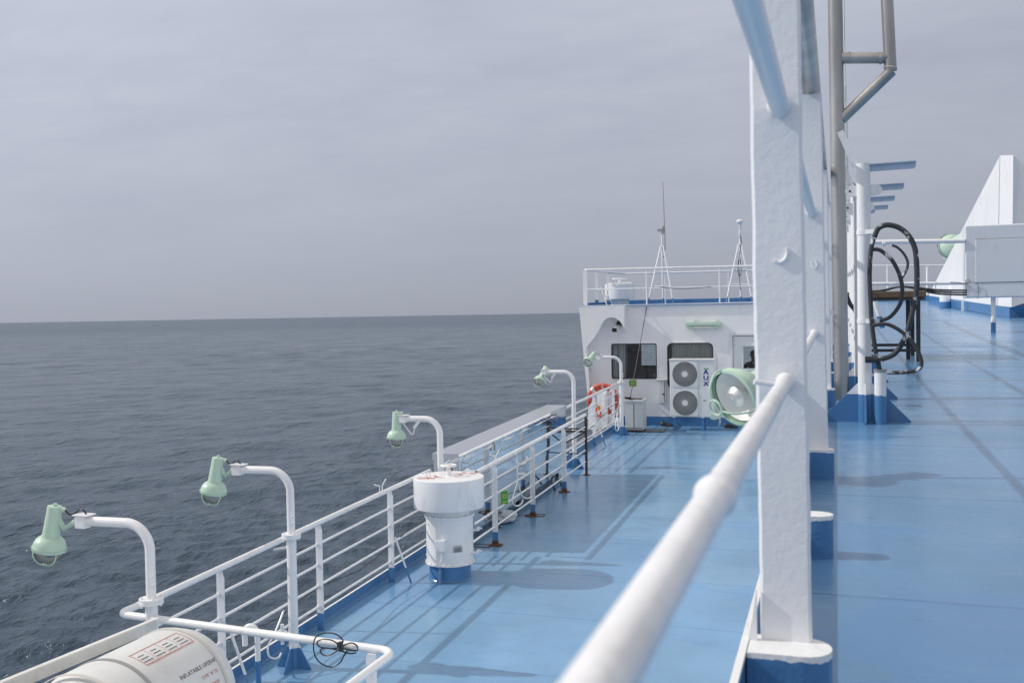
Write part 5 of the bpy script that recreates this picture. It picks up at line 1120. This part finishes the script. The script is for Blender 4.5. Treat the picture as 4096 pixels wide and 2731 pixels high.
b = MB(); b.bar(fp(1320, 420, 20.4), fp(1560, 330, 20.4), .03, .06); b.bar(fp(1330, 1200, 20.4), fp(1560, 1120, 20.4), .03, .03); b.bar(fp(960, 380), fp(1180, 520, 20.3), .04, .02); put('support_arm', b, 'white', t)
b = MB(); b.prism([fp(235, 1300, 20.9), fp(1100, 1300, 20.9), fp(1500, 1500, 20.9), fp(1500, 1700, 20.9), fp(650, 1960, 20.9), fp(245, 1960, 20.9)], (0, .02, 0)); put('back_plate', b, 'wall', t)

# ================================================================== UPPER DECK FITTINGS
t = thing('steel_ladder_frame', 'tall weathered stainless pipe frame with a rung and a slanted lower pipe', 'ladder', (.02, 7.69, zu(7.69)))
LYd = 7.69
b = MB(); b.tube([onY(3370, 1640, LYd).xz.to_3d() if False else Vector((.028, LYd, zu(LYd))), Vector((.005, LYd, 2.25)), Vector((-.005, LYd, 3.4))], .052, 24); put('main_pipe', b, 'pipe', t)
pr0 = onY(3548, 0, LYd); pr1 = onY(3562, 285, LYd); dgn = onY(3365, 478, LYd); rg1 = onY(3366, 234, LYd); rg2 = onY(3548, 232, LYd)
b = MB(); b.tube([pr1, pr0, pr0+Vector((-.02, 0, 1.2))], .043, 24); put('side_pipe', b, 'pipe', t)
b = MB(); b.tube([pr1+Vector((.008, 0, .0)), dgn], .040, 24); put('slanted_pipe', b, 'pipe', t)
b = MB(); b.tube([rg1, rg2], .040, 24); put('rung', b, 'pipe', t)
b = MB(); b.lathe([(.040, -.010), (.0425, 0), (.040, .010)], rg1+Vector((.052, 0, 0)), (1, 0, 0), 24); b.lathe([(.040, -.010), (.0425, 0), (.040, .010)], rg2+Vector((-.045, 0, 0)), (1, 0, 0), 24); b.lathe([(.043, -.01), (.048, 0), (.043, .01)], pr1+Vector((0, 0, .02)), (.2, 0, 1), 24); put('weld_bead', b, 'galv', t)
def tee_pole(Y, X, top, tip, lab, hose=False):
    z = zu(Y); t = thing('tee_pole', lab, 'pole', (X, Y, z), 'white poles with side arms along the upper deck edge')
    b = MB(); b.tube([(X, Y, z), (X, Y, top)], .040, 24); put('pole', b, 'wb', t)
    b = MB(); b.prism([(X+.03, Y-.004, top-.014), (tip, Y-.004, top-.010), (tip, Y-.004, top-.034), (tip-.012, Y-.004, top-.046), (X+.03, Y-.004, top-.050)], (0, .008, 0)); b.bar((X+.03, Y+.0, top-.008), (tip, Y+.0, top-.004), .042, .006); put('side_arm', b, 'armshade', t)
    b = MB(); q = Vector((X-.04, Y, top-.05)); q = Vector((X-.046, Y, top-.01)); b.bar(q, q+Vector((-.085, 0, .215)), .012, .038, Vector((.92, 0, .38))); put('slanted_bar', b, 'white', t)
    for s_ in (-1, 1):
        b = MB(); pts = [Vector((X+s_*.03, Y-.006, top-.13)), Vector((X+s_*.03, Y-.006, top-.195))]+[Vector((X+s_*(.075+.0325*math.cos(a)), Y-.006, top-.1625+.0325*math.sin(a))) for a in [-math.pi/2+math.pi*k/10 for k in range(11)]]
        b.prism(pts, (0, .01, 0)); e = put('eye_plate', b, 'white', t)
        b = MB(); b.cyl((X+s_*.078, Y-.0065, top-.1625), (0, -1, 0), .007, .001, 12); put('eye_hole', b, 'ink' if s_ < 0 else 'frame', e)
    for e in (Vector((1, 0, 0)), Vector((-1, 0, 0)), Vector((0, -1, 0))):
        b = MB(); p = Vector((X, Y, z)); sdv = e.cross(zz)*.005; L_ = .26 if e.y == 0 else .14
        b.prism([p+e*.035-sdv, p+e*L_-sdv, p+e*L_+zz*.01-sdv, p+e*.038+zz*.24-sdv], sdv*2); put('gusset', b, 'wb', t)
    return t
top = onY(3460, 655, 6.43).z
tee_pole(6.43, .158, top, .455, 'nearest white pole with side arm, black hoses strapped to it')
for Y, x_, y_ in ((7.78, 3616, 732), (9.17, 3579.5, 782), (10.6, 3552.7, 819)):
    q = onY(x_, y_, Y); tee_pole(Y, .158, q.z, q.x, {7.78: 'second white pole with side arm, right behind the nearest one', 9.17: 'third white pole with side arm in the receding row', 10.6: 'fourth white pole with side arm, farthest arm still visible'}[Y])
tee_pole(12.1, .158, 1.12, .42, 'farthest white pole of the side-arm row, mostly hidden by the others')
hx = lambda l, Y=6.3: [onY(x, y, Y) for x, y in l]
t = thing('hose_set', 'black paint-spattered hoses looping right of the nearest white pole', 'hose', hx([(3493, 1200)])[0])
def hosem():
    m = M_['hose']; nt = m.node_tree; N = nt.nodes; L = nt.links; bs = N['Principled BSDF']; g = N.new('ShaderNodeNewGeometry'); n_ = N.new('ShaderNodeTexNoise'); n_.inputs['Scale'].default_value = 14; n_.inputs['Detail'].default_value = 6; L.new(g.outputs['Position'], n_.inputs[0])
    r = N.new('ShaderNodeMapRange'); r.inputs[1].default_value = .60; r.inputs[2].default_value = .66; L.new(n_.outputs[0], r.inputs[0]); mx = N.new('ShaderNodeMix'); mx.data_type = 'RGBA'; L.new(r.outputs[0], mx.inputs[0]); mx.inputs[6].default_value = (.04, .042, .048, 1); mx.inputs[7].default_value = (.6, .62, .64, 1); L.new(mx.outputs[2], bs.inputs['Base Color'])
hosem()
b = MB(); b.tube(spline(hx([(3497, 950), (3510, 918), (3530, 904), (3557, 900), (3596, 911), (3630, 938), (3653, 976), (3664, 1022), (3668, 1118), (3664, 1175), (3653, 1232), (3634, 1309), (3607, 1374), (3576, 1416), (3530, 1435), (3500, 1438)]), 5), .0158, 12); put('large_hose', b, 'hose', t)
b = MB(); b.tube(hx([(3510, 1438), (3462, 1438)]), .020, 14); b.tube(hx([(3460, 1437), (3464, 1437)]), .016, 10); put('hose_end', b, 'hose', t)
b = MB(); b.tube(spline(hx([(3490, 998), (3510, 998), (3530, 1007), (3565, 1037), (3590, 1080), (3605, 1125), (3609, 1167), (3601, 1213), (3576, 1252), (3546, 1275), (3500, 1284)], 6.36), 5), .0120, 12); put('inner_hose', b, 'hose', t)
b = MB(); b.tube(spline(hx([(3568, 981), (3590, 990), (3615, 1015), (3630, 1045), (3628, 1075), (3612, 1105), (3604, 1116)], 8.2), 5), .010, 10); put('thin_hose', b, 'hose', t)
b = MB(); b.tube(spline(hx([(3490, 1302), (3520, 1297), (3550, 1297), (3591, 1316), (3636, 1352), (3670, 1401), (3686, 1450), (3671, 1479), (3613, 1489), (3546, 1490)], 6.26), 5), .0115, 12); put('lower_hose', b, 'hose', t)
b = MB(); b.tube(spline(hx([(3495, 955), (3484, 1000), (3478, 1100), (3482, 1200), (3487, 1290), (3500, 1390), (3513, 1450), (3520, 1486)], 6.32), 5), .0135, 12); put('riser_hose', b, 'hose', t)
for y_ in (931, 1284):
    q = onY(3470, y_, 6.43); b = MB(); b.lathe([(.0405, -.013), (.0435, -.013), (.0435, .013), (.0405, .013)], (.158, 6.43, q.z), n=28); b.bar((.17, 6.365, q.z), (.235, 6.33, q.z), .026, .026); put('pipe_clamp', b, 'white', t)
c = Vector((.243, 6.34, zu(6.34))); b = MB(); b.cyl(c, (0, 0, 1), .034, .315, 24); t = single('pipe_socket', b, 'wb', 'short white capped pipe with blue foot beside the nearest pole', 'pipe', c)
b = MB(); b.cyl(c+zz*.312, (0, 0, 1), .038, .016, 20); put('rim', b, 'galv', t)
# horizontal pipes and cables to the cabinet
SY = 17.24
t = thing('cross_pipe', 'upper white pipe running across to the pale cabinet', 'pipe', (0, SY, 1.04)); b = MB(); b.tube([(.1, SY, 1.075), (1.93, SY, 1.03)], .036, 16); b.lathe([(.036, -.03), (.045, -.02), (.045, .02), (.036, .03)], onY(3536, 973, SY), (1, 0, 0), 16); put('pipe', b, 'white', t)
t = thing('cross_pipe', 'lower white pipe with cables slung beneath it, running to the pale cabinet', 'pipe', (0, SY, .35)); b = MB(); q = onY(3700, 1135, SY); b.tube([(.1, SY, q.z+.03), (1.93, SY, q.z-.005)], .026, 16); put('pipe', b, 'white', t)
for k, dz in enumerate((.0, .03, .06)):
    b = MB(); b.tube(spline([Vector((.1, SY-.05, q.z-.05-dz)), Vector((.6, SY-.05, q.z-.10-dz*.5)), Vector((1.0, SY-.05, q.z-.04)), Vector((1.5, SY-.05, q.z-.10-dz)), Vector((1.95, SY-.05, q.z-.12-dz*1.2))], 6), .014, 8); put('cable', b, 'black', t)
for k in range(6): b = MB(); b.tube([Vector((.4+.22*k, SY+.04*math.cos(a)-.01, q.z-.02+.055*math.sin(a))) for a in [2*math.pi*j/12 for j in range(12)]], .004, 5, closed=True); put('cable_tie', b, 'rope', t)
a = onY(3860, 903, SY); c = onY(3862, 1192, SY)
t = thing('pale_cabinet', 'large pale cabinet on thin legs cut by the right edge of the picture', 'cabinet', (2.5, SY, zu(SY)))
b = MB(); x0, x1 = 1.935, 3.75; b.box(((x0+x1)/2, SY+.19, (a.z+c.z)/2), (x1-x0, .38, a.z-c.z), .02, seg=3); put('casing', b, 'box', t)
b = MB(); xi = onY(3902, 1000, SY).x; zi1 = onY(3902, 958, SY).z; zi0 = onY(3902, 1130, SY).z
b.box(((xi+x1-.2)/2, SY-.004, (zi1+zi0)/2), (x1-.2-xi, .012, zi1-zi0), .004); put('door_panel', b, 'box', t)
b = MB()
for (p_, q_) in (((xi-.006, zi0), (xi-.006, zi1)), ((xi, zi0-.004), (x1-.2, zi0-.004)), ((xi, zi1+.004), (x1-.2, zi1+.004))): b.bar((p_[0], SY-.001, p_[1]), (q_[0], SY-.001, q_[1]), .004, .008)
put('panel_gap', b, 'grey', t)
for xx in (2.35, 3.4): b = MB(); b.tube([(xx, SY+.1, zu(SY)), (xx, SY+.1, c.z+.01)], .036, 16); put('leg', b, 'wb', t)
# bollard-like vent
c = up(3783, 1231); t = thing('deck_vent', 'short round white vent with blue foot on the far upper deck', 'ventilator', c); s_ = 23*c.dot(FW)/3982
ht = (1231-1163)*c.dot(FW)/3982; b = MB(); b.cyl(c, (0, 0, 1), s_, ht, 28); put('pipe', b, 'wbl', t); b = MB(); b.cyl(c+zz*ht, (0, 0, 1), s_*1.05, .03, 28); put('cap', b, 'white', t)
# white fin-shaped housing
A_ = Vector((2.45, 30.3, zu(30.3))); B_ = Vector((3.32, 22.3, zu(22.3)))
t = thing('funnel_fin', 'large white triangular ventilation housing with blue foot at the far right', 'housing', (3, 24, zu(24)))
AP = onY(4000, 622, 23.2); AQ = onY(4053, 621, 22.4); nb = .22
lf = lambda p, h: Vector((p.x, p.y, p.z+h))
L0, L1 = lf(A_, nb), lf(B_, nb); Bp = onY(4062, 1262, 22.3); 
b = MB(); b.add([L0, lf(Vector((3.22, 23.2, zu(23.2))), nb), AP], [(0, 1, 2)]); put('side_panel', b, 'wall', t)
F0 = lf(Vector((3.22, 23.2, zu(23.2))), nb); F1 = Vector((3.36, 22.3, zu(22.3)+nb)); G0 = F0; 
b = MB(); b.add([G0, F1, AQ, AP], [(0, 1, 2, 3)]); put('edge_panel', b, 'wall', t)
K1 = Vector((6.5, 24.5, zu(24.5)+.6)); K2 = Vector((4.6, 25.0, AP.z+.0))
b = MB(); b.add([F1, Vector((6.5, 24.0, zu(24)+1.1)), AQ+Vector((.25, .9, 0)), AQ], [(0, 1, 2, 3)]); b.add([AP, AQ, AQ+Vector((.25, .9, 0))], [(0, 1, 2)]); b.add([L0, AP, AQ+Vector((.25, .9, 0)), Vector((6.5, 31, zu(31)))], [(0, 1, 2, 3)]); put('back_panel', b, 'wall', t)
b = MB(); b.add([A_, B_, lf(B_, nb), lf(A_, nb)], [(0, 1, 2, 3)]); b.add([B_, Vector((3.55, 22.5, zu(22.5))), Vector((7, 23.6, zu(23.6))), Vector((7, 23.6, zu(23.6)+.5)), Vector((3.55, 22.5, zu(22.5)+.26)), lf(B_, nb)], [(0, 1, 2, 3, 4, 5)]); put('blue_foot', b, 'blue', t)
b = MB(); b.bar(AP+Vector((-.0, -.02, 0)), F0+Vector((-.0, -.02, 0)), .02, .03); put('corner_seam', b, 'frame', t); b = MB(); b.bar(onX(3850, 1200, 2.83), onX(3851, 1245, 2.83), .05, .05); put('corner_seam', b, 'frame', t)
# far railing and coaming
FY = 32.2; t = thing('ship_railing', 'thin white railing at the far end of the upper deck', 'railing', (2, FY, zu(FY)))
q0 = onY(3300, 1064, FY); q1 = onY(3780, 1061, FY); b = MB(); b.tube([q0, q1, q1+Vector((1, 0, 0))], .022, 10); put('top_rail', b, 'white', t)
q0 = onY(3300, 1132, FY); q1 = onY(3780, 1129, FY); b = MB(); b.tube([q0, q1, q1+Vector((1, 0, 0))], .018, 10); put('mid_rail', b, 'white', t)
for x_ in (3400, 3550, 3710): q = onY(x_, 1100, FY); b = MB(); b.tube([(q.x, FY, zu(FY)), (q.x, FY, onY(x_, 1068 if x_ > 3700 else 1064, FY).z)], .045 if x_ > 3700 else .03, 12); put('post', b, 'wbl', t)
b = MB(); b.box((6, UYM-.1, zu(UYM)+.06), (12.3, .03, .16)); single('far_coaming', b, 'blue', 'blue coaming strip at the far edge of the upper deck', 'coaming', (3, UYM, zu(UYM)))
# green lamp behind the fin
c = onY(3800, 990, 31.0); t = thing('floodlight', 'small pale green floodlight half hidden behind the white fin housing', 'floodlight', c); lamp_head(t, c, (-.40, .80, -.28), .36)
b = MB(); b.tube([c+Vector((.1, .2, -.2)), Vector((c.x+.1, c.y+.2, zu(31)))], .05, 10); put('pole', b, 'white', t)
# work table
t = thing('work_table', 'wooden-topped table with black steel legs behind the hoses', 'table', (.6, 12.2, zu(12)))
tz = .175; b = MB()
for k in range(4): b.box((.50, 11.62+.155+.26*k, tz-.035), (.84, .25, .07), .006)
put('table_top', b, 'wood', t)
b = MB(); b.box((.50, 12.1, tz-.085), (.78, 1.0, .025)); put('frame', b, 'black', t)
for (lx, ly) in ((.835, 11.62), (.835, 12.5), (.18, 11.62), (.18, 12.5), (.75, 11.9)): b = MB(); b.box((lx, ly, (zu(ly)+tz-.1)/2), (.042, .042, tz-.1-zu(ly))); put('leg', b, 'black', t)
for z_ in (onY(3600, 1380, 11.8).z, onY(3600, 1402, 11.6).z): b = MB(); b.box((.50, 11.66 if z_ < -.45 else 11.85, z_), (.68, .03, .032)); put('stretcher', b, 'black', t)
# brace behind table and distant white mast
b = MB(); b.tube([onY(3500, 1205, 14), onY(3530, 1312, 14)], .035, 12); single('slanted_brace', b, 'wbl', 'white slanted brace with blue foot seen under the work table', 'brace', onY(3530, 1312, 14))
t = thing('whip_antenna', 'slender white whip antenna rising behind the stainless pipe frame', 'antenna', onY(3387, 900, 14)); q = onY(3387, 900, 14)
b = MB(); b.tube([Vector((q.x, 14, zu(14))), onY(3381, 470, 14)], .034, 12); put('mast', b, 'white', t)
b = MB(); b.tube([onY(3381, 475, 14), onY(3374, 0, 14), onY(3371, -200, 14)], .015, 10); put('whip', b, 'white', t)
b = MB(); b.tube([onY(3380, 405, 14), onY(3379, 345, 14)], .021, 12); put('ferrule', b, 'frame', t)
rope('loose_wire', [onY(3800, 1128, SY-.03), onY(3835, 1130, SY-.03), onY(3860, 1135, SY-.03), onY(3880, 1125, SY-.03), onY(3868, 1118, SY-.03), onY(3862, 1130, SY-.03), onY(3900, 1130, SY-.02), onY(3915, 1150, SY-.02), onY(3910, 1195, SY-.02)], .004, 'grey', 'thin loose wire curling over the lower left corner of the pale cabinet', 'wire')
rope('post_cable', [onY(3380, 690, 8.5), onY(3395, 720, 8.5), onY(3415, 745, 8.5), onY(3430, 750, 8.5)], .018, 'black', 'short black cable between the pipe frame and the row of white poles', 'cable')
rope('post_cable', [onY(3386, 1180, 8.9), onY(3400, 1215, 8.9), onY(3416, 1235, 8.9), onY(3424, 1250, 8.9)], .018, 'black', 'black hose end low between the pipe frame and the white poles', 'cable')
for o in list(bpy.data.objects):
    if '_o' in o: del o['_o']
